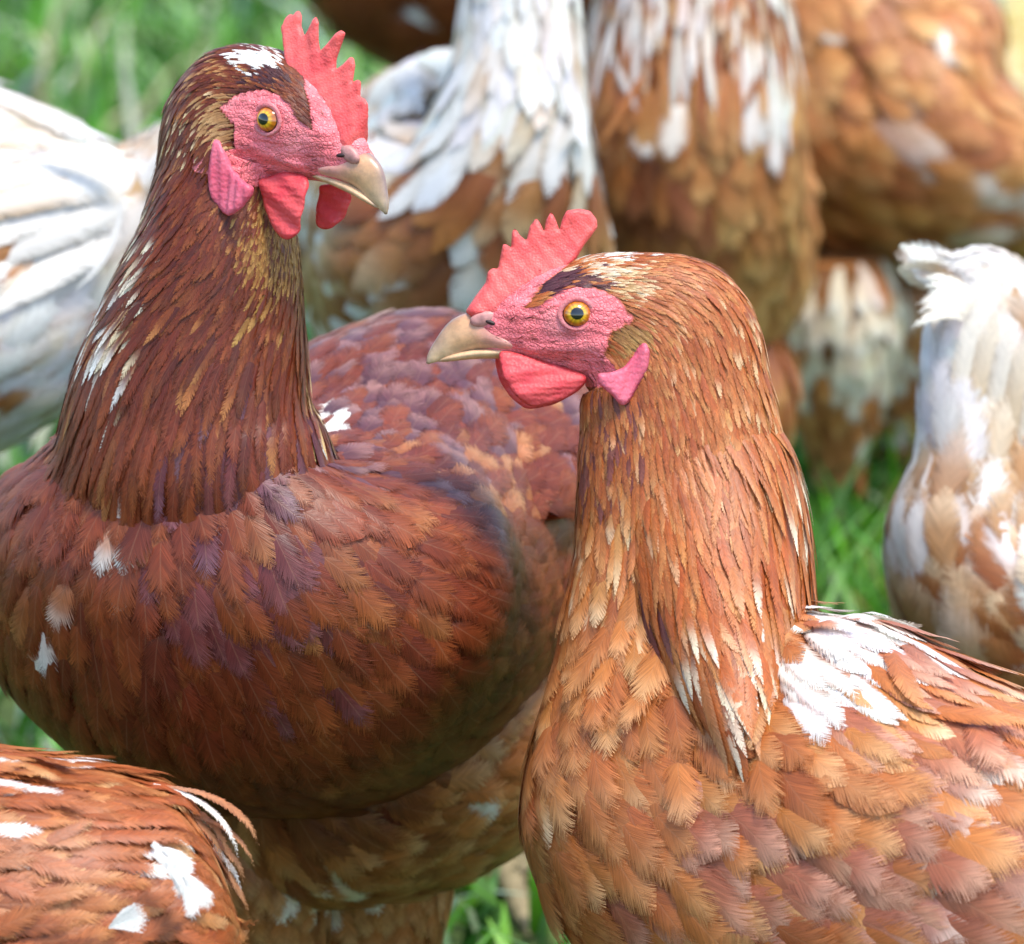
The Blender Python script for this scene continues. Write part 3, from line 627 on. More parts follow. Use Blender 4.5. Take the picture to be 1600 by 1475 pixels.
# ------------------------------------------------------------------ a whole hen
GROUND_PROBE = []
def make_hen(spec):
    h = spec['head']; side = h.side
    keys = h.keys() + [np.concatenate([cf(*k[:3]), np.array(k[3:6], float), np.array(k[6:9]) * (D * S + k[2]) / (D * S)]) for k in spec['keys']]
    detail = spec.get('detail', False)
    lf = Loft(keys, side, *(spec.get('res', (150, 48))))
    # base of the thing: on the ground below the middle of the body
    mid = wd(cf(*spec['keys'][spec.get('base', len(spec['keys']) // 2)][:3])); off = np.array([mid[0], mid[1], 0.0])
    root = bpy.data.objects.new(spec.get('name', 'hen'), None); C.objects.link(root); root.location = off; root.empty_display_size = .05
    tag(root, spec['label'], 'hen', 'hens in the flock')
    # body mesh: main tube, thighs and wings share one mesh
    extra = []
    for (px, py, d, r0, zend) in spec.get('thighs', []):
        k = (D * S + d) / (D * S); top = cf(px, py, d); z0 = wd(top)[2]; ln = (z0 - zend) * S
        L = nrm(np.cross(DOWN, spec['fwd'])); kk = []
        for f, r in ((0, .8), (.3, 1.0), (.6, .8), (.85, .48), (1.0, .3)):
            kk.append(np.concatenate([top + DOWN * ln * f - nrm(spec['fwd']) * 25 * f, L, np.array([r, r, r * .85]) * r0 * k]))
        extra.append((Loft(kk, 1, 40, 28), 'thigh')); make_leg(root, off, kk[-1][:3] + nrm(DOWN) * -30, spec['fwd'])
    for wk in spec.get('wings', []):
        kk = [np.concatenate([cf(*k[:3]), np.array(k[3:6], float), np.array(k[6:9]) * (D * S + k[2]) / (D * S)]) for k in wk]
        extra.append((Loft(kk, side, 70, 40), 'wing'))
    for kind in ('trunk', 'cape', 'flank'):
        for wk in spec.get(kind + 's', []):
            kk = [np.concatenate([cf(*k[:3]), np.array(k[3:6], float), np.array(k[6:9]) * (D * S + k[2]) / (D * S)]) for k in wk]
            extra.append((Loft(kk, side, 170, 100), kind))
    hp = h.inv(lf.P)
    prof = np.stack([900 - hp[..., 0], 492 - hp[..., 2]], -1)
    bare = in_poly(prof, SKIN) & (np.abs(hp[..., 1]) < 120)
    skinc = np.where(bare[..., None], hexc('f4787e'), hexc(spec['under']))
    if detail:
        # soft relief of the bare face: brow, cheek and gape folds, eye socket
        x, y, z = hp[..., 0], hp[..., 1], hp[..., 2]
        def bump(cx, cz, rx, rz, a): return a * np.exp(-((x - cx) / rx) ** 2 - ((z - cz) / rz) ** 2)
        dsp = bump(0, 0, 50, 42, 9) - bump(0, 0, 24, 20, 10) + bump(50, -58, 42, 9, 5) - bump(40, -72, 60, 6, 4) + bump(-50, -62, 40, 28, 6) + bump(90, 10, 30, 26, 5) - bump(62, -18, 14, 40, 4) + bump(-5, -52, 45, 10, 3) - bump(0, -40, 40, 5, 2.5) + bump(-45, 10, 14, 35, 4)
        dsp = dsp * sstep(12, 36, np.abs(y)) * bare
        lf.P = lf.P + np.sign(y)[..., None] * h.n * (dsp * h.k)[..., None]; lf.renorm()
        tone = 1 + .16 * np.sin(x * .11 + 1.3 * np.sin(z * .09)) * np.sin(z * .13 + 2)
        warm = sstep(60, 140, x)[..., None] * .5; skinc = np.where(bare[..., None], (skinc * (1 - warm) + hexc('f2747a') * warm) * tone[..., None], skinc)
    skinc = np.concatenate([np.clip(skinc, 0, .95), bare[..., None] * 1.0], -1)
    V, Q, T3 = lf.mesh(); cs = [np.vstack([skinc.reshape(-1, 4), skinc[0, :1], skinc[-1, :1]])]; vs_, qs, ts = [V], [Q], [T3]; nvx = len(V)
    for e, _ in extra:
        v, q, t = e.mesh(nvx); vs_.append(v); qs.append(q); ts.append(t); cs.append(np.broadcast_to(np.append(hexc(spec['under']), 0.0), (len(v), 4))); nvx += len(v)
    allv = np.vstack(vs_); GROUND_PROBE.append((spec['label'], float(wd(allv)[:, 2].min())))
    me = mesh_np('body', wd(allv) - off, [np.vstack(qs), np.vstack(ts)], np.vstack(cs)); link('body', me, M_SKIN, root)
    make_head_parts(h, root, off, spec.get('comb'), spec.get('wattles'), spec.get('lobes'), detail, spec.get('comb_lean', 0.0), spec.get('far_wattle'), spec.get('lobe_y', 80))
    # plumage
    pl = Plumage(); fs = spec['feather']; LOD['nb'] = 0; DENS['k'] = .60 if detail else .74
    def keep(P, nm, s, ph):
        q = h.inv(P); pr = np.stack([900 - q[:, 0], 492 - q[:, 2]], 1)
        k = ~(in_poly(pr, SKIN) & (np.abs(q[:, 1]) < 120)) & ~((q[:, 0] > 95) & (s < .3))
        back = nm[:, 2] < -.35
        fa = spec.get('fade')
        if fa: k = k & (rng.uniform(0, 1, len(P)) > sstep(fa[0], fa[1], s) * .9)
        return k & ~(back & (rng.uniform(0, 1, len(P)) < spec.get('thin_back', .35)))
    s, p, a = scatter(lf, fs, keep, spec.get('s0', .04), spec.get('s1', .985))
    P = lf.ev(lf.P, s, p)
    lift = a['lift'] + rng.normal(0, .025, len(s)); skew = a['skew'] + rng.normal(0, .07, len(s)); L = a['L'] * np.exp(rng.normal(0, .14, len(s)))
    ruff = (rng.uniform(0, 1, len(s)) < spec.get('ruffle', .05)) & (a['W'] > 15); lift = np.where(ruff, lift + .10, lift); skew = np.where(ruff, skew + rng.normal(0, .3, len(s)), skew)
    sp_, no = drape(lf, s, p, L, lift, skew, h0=.16 * a['W'] + 1.0, curl=a.get('curl', 0.0))
    cm, ct, ce = spec['colour'](sp_[:, 4], s / (lf.ns - 1), h, 'body')
    pl.add(build_feathers(sp_, no, a['W'] * np.exp(rng.normal(0, .1, len(s))), a['shape'], a['fluff'] * np.exp(rng.normal(0, .3, len(s))), cm, ct, ce, twist=rng.normal(0, .06, len(s))))
    if detail:
        gi, gj = np.where(bare & (np.abs(hp[..., 1]) > 18)); pk = rng.choice(len(gi), 260); s, p = gi[pk] + rng.uniform(0, 1, 260), gj[pk] + rng.uniform(0, 1, 260)
        q = h.inv(lf.ev(lf.P, s, p)); kk = (np.hypot(q[:, 0], q[:, 2]) > 44) & ~((q[:, 0] > 110) & (q[:, 2] > -30)); s, p = s[kk], p[kk]; n = len(s)
        sp_, no = drape(lf, s, p, rng.uniform(9, 20, n), np.full(n, .12), rng.normal(.0, .3, n), h0=.6)
        c0 = np.array([hexc('7a3034'), hexc('9a6250'), hexc('642a2c')])[rng.integers(0, 3, n)]
        pl.add(build_feathers(sp_, no, np.full(n, .6), np.full(n, .9), np.zeros(n), c0, c0, c0))
    for e, kind in extra:
        f2 = spec[kind + '_feather']
        s, p, a = scatter(e, f2, None, 0.0 if kind == 'trunk' else .02, spec.get('cape_s1', .8) if kind == 'cape' else .97)
        P = e.ev(e.P, s, p); n = len(s)
        sp_, no = drape(e, s, p, a['L'] * np.exp(rng.normal(0, .1, n)), a['lift'] + rng.normal(0, .03, n), a['skew'] + rng.normal(0, .1, n), h0=.16 * a['W'] + 1.0)
        cm, ct, ce = spec['colour'](sp_[:, 4], np.full(n, .9), h, kind)
        pl.add(build_feathers(sp_, no, a['W'] * np.exp(rng.normal(0, .1, n)), a['shape'], a['fluff'] * np.exp(rng.normal(0, .3, n)), cm, ct, ce))
    for fan in spec.get('plumes', []): pl.add(plumes(fan))
    n = pl.emit(root, off, spec.get('single', 0))
    print('HEN', spec['label'], 'feathers', n)
    return root

def plumes(rows, seed=0):
    """explicit long feathers: (px0,py0,d0, px1,py1,d1, bendx, bendy, halfwidth, shape, fluff, mid, tip, edge, normal)"""
    n = len(rows); v = np.linspace(0, 1, NV + 1); sp_ = np.zeros((n, NV + 1, 3)); no = np.zeros_like(sp_); c = np.zeros((3, n, 3)); W, sh, fl = np.zeros(n), np.zeros(n), np.zeros(n)
    for i, r in enumerate(rows):
        a, b = cf(*r[0:3]), cf(*r[3:6]); sp_[i] = a + (b - a) * v[:, None] + np.array([r[6], -r[7], 0]) * (4 * v * (1 - v))[:, None]
        W[i], sh[i], fl[i] = r[8], r[9], r[10]; nn = nrm(np.array(r[14] if len(r) > 14 else (0, .25, 1.0))); no[i] = nn
        g = math.exp(random.gauss(0, .08))
        for k in range(3): c[k, i] = np.clip(hexc(r[11 + k]) * g, 0, .9)
    return build_feathers(sp_, no, W, sh, fl, *c, camber=.22)

def cst(x, like): return np.full(np.shape(like), float(x))

# ------------------------------------------------------------------ the setting: meadow
gs = 120.0
gme = mesh_np('ground', np.array([(-gs, -gs, 0), (gs, -gs, 0), (gs, gs, 0), (-gs, gs, 0)], float), [np.array([[0, 1, 2, 3]])], smooth=False)
tag(link('ground', gme, M_GROUND), 'green meadow soil under the flock', None, None, 'structure')

def blades(name, n, xr, yr, hgt, wid, cols, lean, seed, clump=.5, flat=0.0, region=None):
    r = np.random.default_rng(seed); x = r.uniform(*xr, n); y = r.uniform(*yr, n)
    if region is not None:
        k = region(x, y, r); x, y = x[k], y[k]; n = len(x)
    # clumps: taller and leaning together
    gx, gy = np.sin(x * 23 + 3 * np.sin(y * 17)), np.cos(y * 21 + 2 * np.sin(x * 29)); cl = .5 + .5 * gx * gy
    h = hgt * r.uniform(.45, 1.25, n) * (1 - clump + clump * 1.4 * cl); a = r.uniform(0, 2 * np.pi, n); ln = lean * r.uniform(.2, 1.2, n) * h
    dx, dy = np.cos(a) * ln + .012 * gx, np.sin(a) * ln + .012 * gy; f = a + r.uniform(-.6, .6, n) + np.pi / 2; wx, wy = np.cos(f), np.sin(f)
    V = []; ts = (0, .35, .7, 1.0); ws = (1, .9, .6, .05)
    for t, ww in zip(ts, ws):
        zc = h * (t - (flat + .35 * lean) * t * t * .6); px, py = x + dx * t * t, y + dy * t * t; hw = wid * ww * .5 * (.7 + .6 * (a % 1))
        V += [np.stack([px - wx * hw, py - wy * hw, np.maximum(zc, .002)], 1), np.stack([px + wx * hw, py + wy * hw, np.maximum(zc, .002)], 1)]
    V = np.stack(V, 1); F = np.array([(0, 1, 3, 2), (2, 3, 5, 4), (4, 5, 7, 6)])[None] + (np.arange(n) * 8)[:, None, None]
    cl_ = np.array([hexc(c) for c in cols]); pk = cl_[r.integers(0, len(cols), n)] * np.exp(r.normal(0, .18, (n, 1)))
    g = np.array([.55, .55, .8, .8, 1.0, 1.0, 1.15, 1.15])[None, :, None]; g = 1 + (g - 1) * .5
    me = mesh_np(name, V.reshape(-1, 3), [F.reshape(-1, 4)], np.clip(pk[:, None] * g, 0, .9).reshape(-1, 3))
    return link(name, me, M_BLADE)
def straw_zone(x, y): return (x > .27 + .04 * np.sin(y * 7)) & (y > 1.75)
def far_feet(x, y): return ((x - .20) / .20) ** 2 + ((y - .92) / .2) ** 2 < 1
gcols = ['4a8a1c', '5a9c24', '387018', '6aac30', '7ab23e', '86b468', '346422', '2a5818']
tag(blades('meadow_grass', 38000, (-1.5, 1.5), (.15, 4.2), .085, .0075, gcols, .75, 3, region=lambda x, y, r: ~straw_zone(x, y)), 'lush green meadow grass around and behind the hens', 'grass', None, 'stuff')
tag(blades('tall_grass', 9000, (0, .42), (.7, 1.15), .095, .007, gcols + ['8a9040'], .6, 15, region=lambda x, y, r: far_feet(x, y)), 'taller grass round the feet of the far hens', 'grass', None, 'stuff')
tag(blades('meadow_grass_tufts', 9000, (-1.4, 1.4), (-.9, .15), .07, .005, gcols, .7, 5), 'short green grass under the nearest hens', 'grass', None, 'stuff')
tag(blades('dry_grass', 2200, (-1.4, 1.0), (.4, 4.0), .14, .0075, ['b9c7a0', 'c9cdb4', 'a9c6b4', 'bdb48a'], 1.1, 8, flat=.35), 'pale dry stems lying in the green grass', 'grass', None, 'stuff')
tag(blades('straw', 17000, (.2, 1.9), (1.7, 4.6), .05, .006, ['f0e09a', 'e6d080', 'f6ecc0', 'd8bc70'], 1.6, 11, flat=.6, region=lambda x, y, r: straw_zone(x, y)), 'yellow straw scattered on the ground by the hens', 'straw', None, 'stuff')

# ------------------------------------------------------------------ the hens
WH = 'ebe7df'
def ramp_r(r, pts):
    return np.interp(r, [p[0] for p in pts], [p[1] for p in pts])

# --- hen with the upright head on the left, breast to the viewer
psi, pit, kA = math.radians(36), math.radians(21), .965
fA = (math.cos(psi) * math.cos(pit), -math.sin(pit), math.sin(psi) * math.cos(pit)); uA = (math.cos(psi) * math.sin(pit), math.cos(pit), math.sin(psi) * math.sin(pit)); nA = (-math.sin(psi), 0, math.cos(psi))
HA = Head(421.5 + kA * 63 * math.sin(psi), 190, 40, fA, uA, nA, kA)
def featA(s, ph, P):
    xy = scr(P); r = np.linalg.norm(P - HA.o, axis=-1)
    L = ramp_r(r, [(0, 22), (90, 28), (150, 44), (250, 76), (400, 122), (520, 150)])
    throat = np.exp(-((xy[..., 0] - 425) / 75) ** 2 - ((xy[..., 1] - 390) / 80) ** 2) * (P[..., 2] > -170)
    L = L * (1 - .6 * throat); W = ramp_r(r, [(0, 2.6), (90, 3.2), (150, 4.8), (250, 7), (400, 9.6), (520, 11.5)]) * (1 - .25 * throat)
    fr = sstep(300, 430, r) * sstep(-150, -60, P[..., 2]) * sstep(190, 260, xy[..., 0]) * sstep(480, 440, xy[..., 0]); W = W * (1 + .25 * fr)
    return dict(L=L, W=W, shape=ramp_r(r, [(0, .6), (250, .85), (520, .9)]) - .25 * fr, fluff=.5 + 1.2 * throat + .6 * fr, lift=.018 + .03 * (r < 150) + .05 * throat, skew=cst(0, r), sx=.62, sy=.165)
def trunkA(s, ph, P):
    r = np.linalg.norm(P - HA.o, axis=-1)
    return dict(L=ramp_r(r, [(400, 76), (520, 98), (650, 116), (900, 124), (1400, 140)]), W=ramp_r(r, [(400, 15), (520, 23), (620, 31), (1400, 38)]), shape=cst(.15, r), fluff=ramp_r(r, [(500, .9), (900, 1.5)]), lift=cst(.036, r), skew=cst(0, r), sx=.56, sy=.27)
palA_neck = [(3, '642612', '74361c', '6a2e16'), (2, '6c2e16', '864826', '76381c'), (1.2, '562010', '643016', '5e2812'), (.4, '76381a', 'ae7444', '864622')]
palA_body = [(3, '74341f', '844026', '6e301c'), (2, '7e3c22', '8e4c2c', '763820'), (1, '682c1c', '763a26', '602818'), (.3, '8c4c2c', 'a46840', '7e4226')]
def colA(P, s, h, kind):
    r = np.linalg.norm(P - h.o, axis=-1)
    a = colours(P, palA_neck, [(455, 330, 60, 60, .6, '8f6a3a', 'b58f58', '7d5426'), (430, 400, 60, 80, .75, '8a5c2c', 'b98c50', '754620'),
        (215, 330, 26, 190, .5, None, 'e6d3b0', None), (150, 520, 46, 150, .6, None, 'f4eee2', 'd2ac7c'), (215, 400, 30, 120, .35, None, 'f0e2c8', None), (492, 600, 16, 130, .8, None, 'e8c890', 'a86a2c'),  # pale gold tips on the right contour paint its warm rim light
        (290, 190, 50, 70, .22, None, 'e0c49a', None), (330, 110, 60, 40, .25, None, 'b98858', None), (405, 92, 42, 20, .95, WH, WH, 'e8e4da'), (340, 195, 30, 40, .9, 'a57a50', 'c49a6c', '8f6238'), (425, 120, 40, 16, .7, '4a2426', '4a2426', '3a1a1c')])
    b = colours(P, palA_body, [(178, 880, 20, 75, .8, 'c08c70', WH, '945436'), (182, 850, 14, 42, .7, 'e6d4c6', WH, 'a8684a'), (66, 1030, 28, 18, .95, 'ecdcd0', WH, 'b07a5c'), (126, 1145, 18, 14, .9, WH, WH, '8a5236'), (95, 955, 18, 20, .5, 'a86a48', 'e6cdb8', '8f5434'),
        (515, 655, 22, 22, .9, WH, WH, 'b88a68'), (670, 560, 200, 170, .7, '623a3e', '9a706a', '5a3438'), (560, 450, 90, 60, .35, '8f5e50', 'b88f80', '74463c'), (780, 740, 90, 60, .5, 'a5643a', 'c08a60', '8a4c2a'), (390, 740, 90, 170, .5, '5e2e30', '745058', '562830'), (400, 940, 130, 180, .4, '6a3230', '7c4a4a', '602a2a'), (590, 900, 110, 130, .25, '84482a', '9a5e38', '783e22')])  # mauve breast patches: purple glints of the gloss painted into the feather colour
    f = colours(P, [(3, 'a8683c', 'c09060', '9c5e34'), (2, 'b57a4c', 'cfa274', 'a86c40'), (1, '945630', 'ac7448', '884c2a')], [(815, 890, 50, 60, .95, 'eef0f2', WH, 'e2ddd8'), (742, 1265, 30, 22, .8, 'e6dcd0', WH, 'c09a78'), (620, 1070, 50, 30, .6, 'b8b0b4', 'd8d4d6', '8f7468'), (510, 1390, 110, 40, .45, 'dcc8ae', 'f0e8dc', 'b8906a'), (500, 1240, 190, 130, .75, '7c4226', '945a36', '70381e')])  # darker brown belly patch paints the shadow under the body
    if kind in ('flank', 'thigh'): return f
    k = ((kind == 'body') & (r + rng.normal(0, 45, len(r)) < 520))[:, None]
    return tuple(np.where(k, x, y) for x, y in zip(a, b))
def thighA(s, ph, P): return dict(L=cst(95, s), W=cst(24, s), shape=cst(.3, s), fluff=cst(2.2, s), lift=cst(.10, s), skew=cst(0, s), sx=.6, sy=.28)
def wingA(s, ph, P): return dict(L=ramp_r(s, [(0, 80), (.5, 110), (.8, 150), (1, 170)]), W=ramp_r(s, [(0, 28), (.6, 36), (1, 30)]), shape=cst(.1, s), fluff=cst(.9, s), lift=cst(.05, s), skew=cst(0, s), sx=.62, sy=.28)
LA = [(-.588, 0, .81), (-.7, 0, .6), (-.85, 0, .35), (-.95, 0, 0), (-.93, 0, -.25), (-.9, 0, -.4), (-.88, 0, -.42), (-.87, 0, -.44)]
KA = [(376, 198, 95, 128, 100, 76), (352, 290, 120, 122, 105, 100), (338, 400, 130, 130, 125, 132), (316, 520, 145, 150, 140, 163), (298, 640, 160, 168, 156, 196), (302, 715, 182, 182, 178, 226), (306, 775, 225, 190, 190, 262), (310, 850, 300, 80, 80, 120)]
LT = (-.87, 0, -.44)
TA = [(270, 625, 80, 26, 20, 40), (277, 685, 104, 60, 62, 145), (289, 742, 143, 112, 142, 245), (307, 803, 196, 168, 232, 345), (352, 872, 312, 238, 332, 436), (452, 922, 530, 318, 346, 400), (602, 890, 810, 370, 285, 316), (765, 785, 1090, 315, 275, 205), (900, 660, 1310, 90, 100, 90)]
FA = [(390, 1140, 560, 60, 60, 80), (440, 1150, 640, 150, 215, 210), (560, 1130, 790, 225, 275, 255), (700, 1070, 990, 250, 280, 235), (820, 985, 1180, 200, 230, 170), (900, 900, 1310, 60, 60, 60)]
def flankA(s, ph, P): return dict(L=cst(125, s), W=cst(36, s), shape=cst(.2, s), fluff=cst(2.2, s), lift=cst(.06, s), skew=cst(0, s), sx=.58, sy=.27)
henA = dict(head=HA, keys=[(*k[:3], *l, *k[3:]) for k, l in zip(KA, LA)], res=(330, 120), detail=True, label='dark chestnut hen with upright neck and head turned right, tall spiky comb', fwd=np.array((-.44, 0, .87)), base=5, s1=.86, fade=(.66, .86), lobe_y=92, trunks=[[(*k[:3], *LT, *k[3:]) for k in TA]], trunk_feather=trunkA, flanks=[[(*k[:3], *LT, *k[3:]) for k in FA]], flank_feather=flankA,
    under='6a3420', comb=COMB_A, wattles=WAT_A, far_wattle=WAT_FAR_A, lobes=LOBE_A, feather=featA, colour=colA, single=300, thighs=[(580, 1210, 860, 138, .085), (400, 1190, 720, 130, .085)], thigh_feather=thighA, wing_feather=wingA,
    wings=[[(610, 790, 470, .6, .7, .3, 20, 20, 8), (660, 750, 500, .6, .7, .3, 80, 90, 14), (735, 715, 570, .6, .7, .3, 135, 150, 30), (830, 655, 770, .6, .7, .3, 150, 150, 34), (910, 610, 1010, .6, .7, .3, 60, 60, 16)]], ruffle=.06)
make_hen(henA)

# --- hen in profile on the right
HB = Head(900, 492, 65, (-1, 0, 0), (0, 1, 0), (0, 0, 1), 1.0)
def featB(s, ph, P):
    r = np.linalg.norm(P - HB.o, axis=-1); xy = scr(P); hk = sstep(470, 330, r) * np.where((xy[..., 0] < 960) & (xy[..., 1] > 600), .6, 1.0)
    L1 = ramp_r(r, [(0, 22), (90, 30), (150, 46), (280, 86), (450, 140), (545, 165)]); L2 = ramp_r(r, [(120, 36), (250, 60), (400, 96), (650, 138), (900, 150), (1400, 165)])
    W1 = ramp_r(r, [(0, 2.8), (90, 3.2), (150, 4.6), (280, 7.2), (450, 10.5)]); W2 = ramp_r(r, [(120, 6), (250, 12), (400, 23), (700, 40), (1400, 48)])
    sh = np.exp(-((xy[..., 0] - 1350) / 150) ** 2 - ((xy[..., 1] - 1040) / 120) ** 2)
    sh = sh * (r > 480)
    return dict(L=(L1 * hk + L2 * (1 - hk)) * (1 + .2 * sh), W=(W1 * hk + W2 * (1 - hk)) * (1 - .58 * sh), shape=.8 * hk + (.15 + .65 * sh) * (1 - hk), fluff=.5 * hk + (1.2 - .8 * sh) * (1 - hk), lift=ramp_r(r, [(0, .06), (150, .028), (400, .025), (600, .045)]), skew=cst(0, r), sx=.6, sy=.17 * hk + .27 * (1 - hk))
def capeFB(s, ph, P):
    r = np.linalg.norm(P - HB.o, axis=-1)
    return dict(L=ramp_r(r, [(150, 90), (280, 120), (450, 165), (600, 175)]), W=ramp_r(r, [(150, 5), (280, 7.2), (450, 10), (600, 12)]), shape=cst(.85, r), fluff=cst(.5, r), lift=cst(.014, r), skew=cst(0, r), sx=.6, sy=.14)
palB_neck = [(3, 'a8582e', 'b87244', 'ae6438'), (2, 'ac6034', 'c08250', 'b46e40'), (1.2, '984c28', 'a85e36', 'a05630'), (.4, 'b06c3e', 'd2a078', 'bc8056')]
palB_body = [(3, 'b66c3e', 'cc9060', 'b06438'), (2, 'be7844', 'd8a474', 'b66e3e'), (1.2, 'a65e38', 'ba7648', '9e5834'), (.4, 'c68a56', 'e4c098', 'bc7e4a')]
def colB(P, s, h, kind):
    a = colours(P, palB_neck, [(965, 385, 36, 26, .95, 'efe9df', WH, 'd9cfc0'), (945, 425, 46, 26, .7, 'cbb092', 'e0cdb4', 'b08c68'), (985, 450, 40, 40, .5, 'b58a5c', 'd6b890', '9a6c40'), (865, 440, 60, 22, .95, '4f2830', '5a3038', '3c1c24'), (925, 447, 40, 16, .8, '5a3030', '6b3c38', '43222a'), (985, 528, 34, 26, .95, '9a6c3c', 'b58850', '84582c'),
        (950, 720, 60, 90, .4, '7a4034', '8a5246', '6a342c'), (1000, 1020, 50, 70, .45, '6e3c3a', '84524c', '5a2c2c'), (1120, 1060, 130, 90, .4, None, 'eedcc0', None), (1215, 1050, 50, 90, .6, 'b4784a', 'f4ece0', 'a86c40'), (1240, 760, 24, 180, .45, None, 'f2e2c6', 'c99a66'), (1180, 560, 60, 120, .25, None, 'd9b58a', None), (1180, 990, 12, 26, .7, WH, WH, 'e8ddcc')])  # purple throat sheen and bright nape rim are painted into these feather colours
    b = colours(P, palB_body, [(1350, 1000, 115, 85, 1.0, 'f4eee8', WH, '9a5c38'), (1285, 1085, 60, 75, .95, 'f0e8e0', WH, '9a5c38'), (1400, 980, 60, 40, .5, 'eadccc', WH, 'a06a48'), (880, 1230, 34, 22, .9, 'eadcc8', 'f4ece0', 'd0b090'), (1500, 1190, 60, 50, .35, 'd9b898', 'f2e8dc', 'a8745a'), (1450, 1150, 240, 190, .6, 'b06c4e', 'd0a084', 'a4624a'),
        (1350, 1400, 330, 140, .75, 'a8644a', 'cc9a80', '985642'), (1530, 1350, 120, 160, .3, 'b5806a', 'e8cdb8', '8c5648'), (890, 1230, 110, 340, .65, 'b06a3e', 'c48858', 'a46036')])
    r = np.linalg.norm(P - h.o, axis=-1); k = ((kind == 'cape') | (r + rng.normal(0, 30, len(r)) < 330))[:, None]
    return tuple(np.where(k, x, y) for x, y in zip(a, b))
KB = [(1003, 540, 65, 168, 112, 74), (1042, 630, 65, 162, 138, 86), (1062, 745, 65, 166, 158, 104), (1072, 860, 62, 168, 172, 118), (1080, 980, 50, 170, 210, 142), (1140, 1120, 10, 252, 372, 205),
      (1300, 1260, -60, 292, 440, 280), (1520, 1370, -180, 282, 420, 300), (1760, 1470, -320, 245, 340, 265), (1950, 1520, -430, 160, 210, 170), (2090, 1500, -510, 50, 60, 70)]
CB = [(1046, 610, 65, 100, 80, 52), (1062, 700, 65, 156, 116, 90), (1084, 800, 64, 172, 138, 132), (1100, 890, 60, 168, 142, 178), (1116, 975, 52, 154, 140, 222), (1132, 1050, 42, 142, 128, 262), (1144, 1110, 34, 124, 114, 292), (1154, 1160, 28, 104, 94, 310), (1162, 1200, 24, 70, 64, 320)]
def thighB(s, ph, P): return dict(L=cst(95, s), W=cst(26, s), shape=cst(.3, s), fluff=cst(2, s), lift=cst(.1, s), skew=cst(0, s), sx=.7, sy=.35)
tailB = [(2040 + 10 * i, 1500 - 10 * i, -500 - 12 * (i % 3), 2330 + 30 * i, 1380 - 60 * i, -640 - 20 * (i % 3), 0, -20, 34, .2, .5, '8a5232', 'c09a78', '7a4428') for i in range(6)]
henB = dict(head=HB, keys=[(*k[:3], 0, 0, 1, *k[3:]) for k in KB], res=(330, 120), detail=True, label='light ginger hen in profile facing left, comb with a round rear lobe', fwd=np.array((-.85, 0, -.5)), base=7, under='9c5c38', feather=featB, colour=colB, single=300,
    thighs=[(1420, 1520, 120, 160, .10), (1440, 1480, -300, 160, .10)], thigh_feather=thighB, plumes=[tailB], capes=[[(*k[:3], 0, 0, 1, *k[3:]) for k in CB]], cape_feather=capeFB, cape_s1=.80, ruffle=.07)
make_hen(henB)

# --- generic plumage for the others
def feat_std(h, r_h, Lh, Lb, Wh, Wb, fl=1.0, shape_b=.15, sy=.3):
    def f(s, ph, P):
        r = np.linalg.norm(P - h.o, axis=-1) / h.k; hk = r < r_h
        L = np.where(hk, ramp_r(r, [(0, 26), (150, 45), (r_h, Lh)]), Lb) * h.k; W = np.where(hk, ramp_r(r, [(0, 7), (150, 11), (r_h, Wh)]), Wb) * h.k
        return dict(L=L, W=W, shape=np.where(hk, .75, shape_b), fluff=cst(fl, r), lift=cst(.07, r), skew=cst(0, r), sx=.62, sy=sy)
    return f
def thigh_std(k):
    def f(s, ph, P): return dict(L=cst(95 * k, s), W=cst(26 * k, s), shape=cst(.3, s), fluff=cst(2.2, s), lift=cst(.1, s), skew=cst(0, s), sx=.66, sy=.32)
    return f
def col_std(neck, body, nb, bb, r_h):
    def f(P, s, h, kind):
        r = np.linalg.norm(P - h.o, axis=-1) / h.k; a = colours(P, neck, nb); b = colours(P, body, bb); k = (r < r_h + 60)[:, None]
        return tuple(np.where(k, x, y) for x, y in zip(a, b))
    return f
pal_brown = [(3, '944c26', 'a86436', '83441f'), (2, 'a25c2c', 'bd7c44', '8f4e24'), (1, '7c3c20', '92522e', '6b321a')]
pal_gold = [(3, 'b87848', 'cb925e', 'a8683e'), (2, 'c08550', 'd8a870', 'ae7244'), (1, 'a0623c', 'b67a4e', '905434')]
pal_white = [(4, 'e9e6e1', 'eeebe6', 'd6cdc0'), (2, 'e2dcd3', 'ebe6de', 'c8b69e'), (1, 'd6c4ac', 'e6dac8', 'b8946c'), (.35, 'b48a60', 'dcc6ae', '9a6c44')]
pal_mix = [(3, '9d6038', 'c49a70', '854c2c'), (2, 'e9e0d4', 'f2eee8', 'b88a5c'), (1, '8a4e2e', 'a06a44', '74402a')]

# --- hen whose rump fills the lower left corner
HC = Head(-760, 1010, -230, (-1, -.2, .1), (0, 1, 0), (0, 0, 1), 1.0)
KC = [(-680, 1080, -230, 130, 110, 75), (-620, 1200, -235, 160, 160, 110), (-520, 1350, -240, 220, 260, 200), (-340, 1470, -245, 285, 360, 290), (-120, 1490, -245, 335, 400, 320), (80, 1482, -240, 298, 390, 310), (220, 1475, -230, 262, 330, 265), (310, 1470, -222, 200, 240, 200), (350, 1465, -218, 110, 120, 120), (366, 1462, -216, 20, 20, 20)]
def featC(s, ph, P):
    return dict(L=cst(120, s), W=ramp_r(s, [(0, 12), (.3, 22), (.6, 25), (1, 18)]), shape=cst(.5, s), fluff=cst(2.4, s), lift=cst(.07, s), skew=cst(0, s), sx=.58, sy=.24, curl=-.02)
palC = [(3, '9f5835', 'b26e46', '92502e'), (2, 'aa663e', 'c48858', '9a5832'), (1, '90502f', 'a26440', '824326'), (.5, 'bf8656', 'd6aa7c', 'ad7046')]
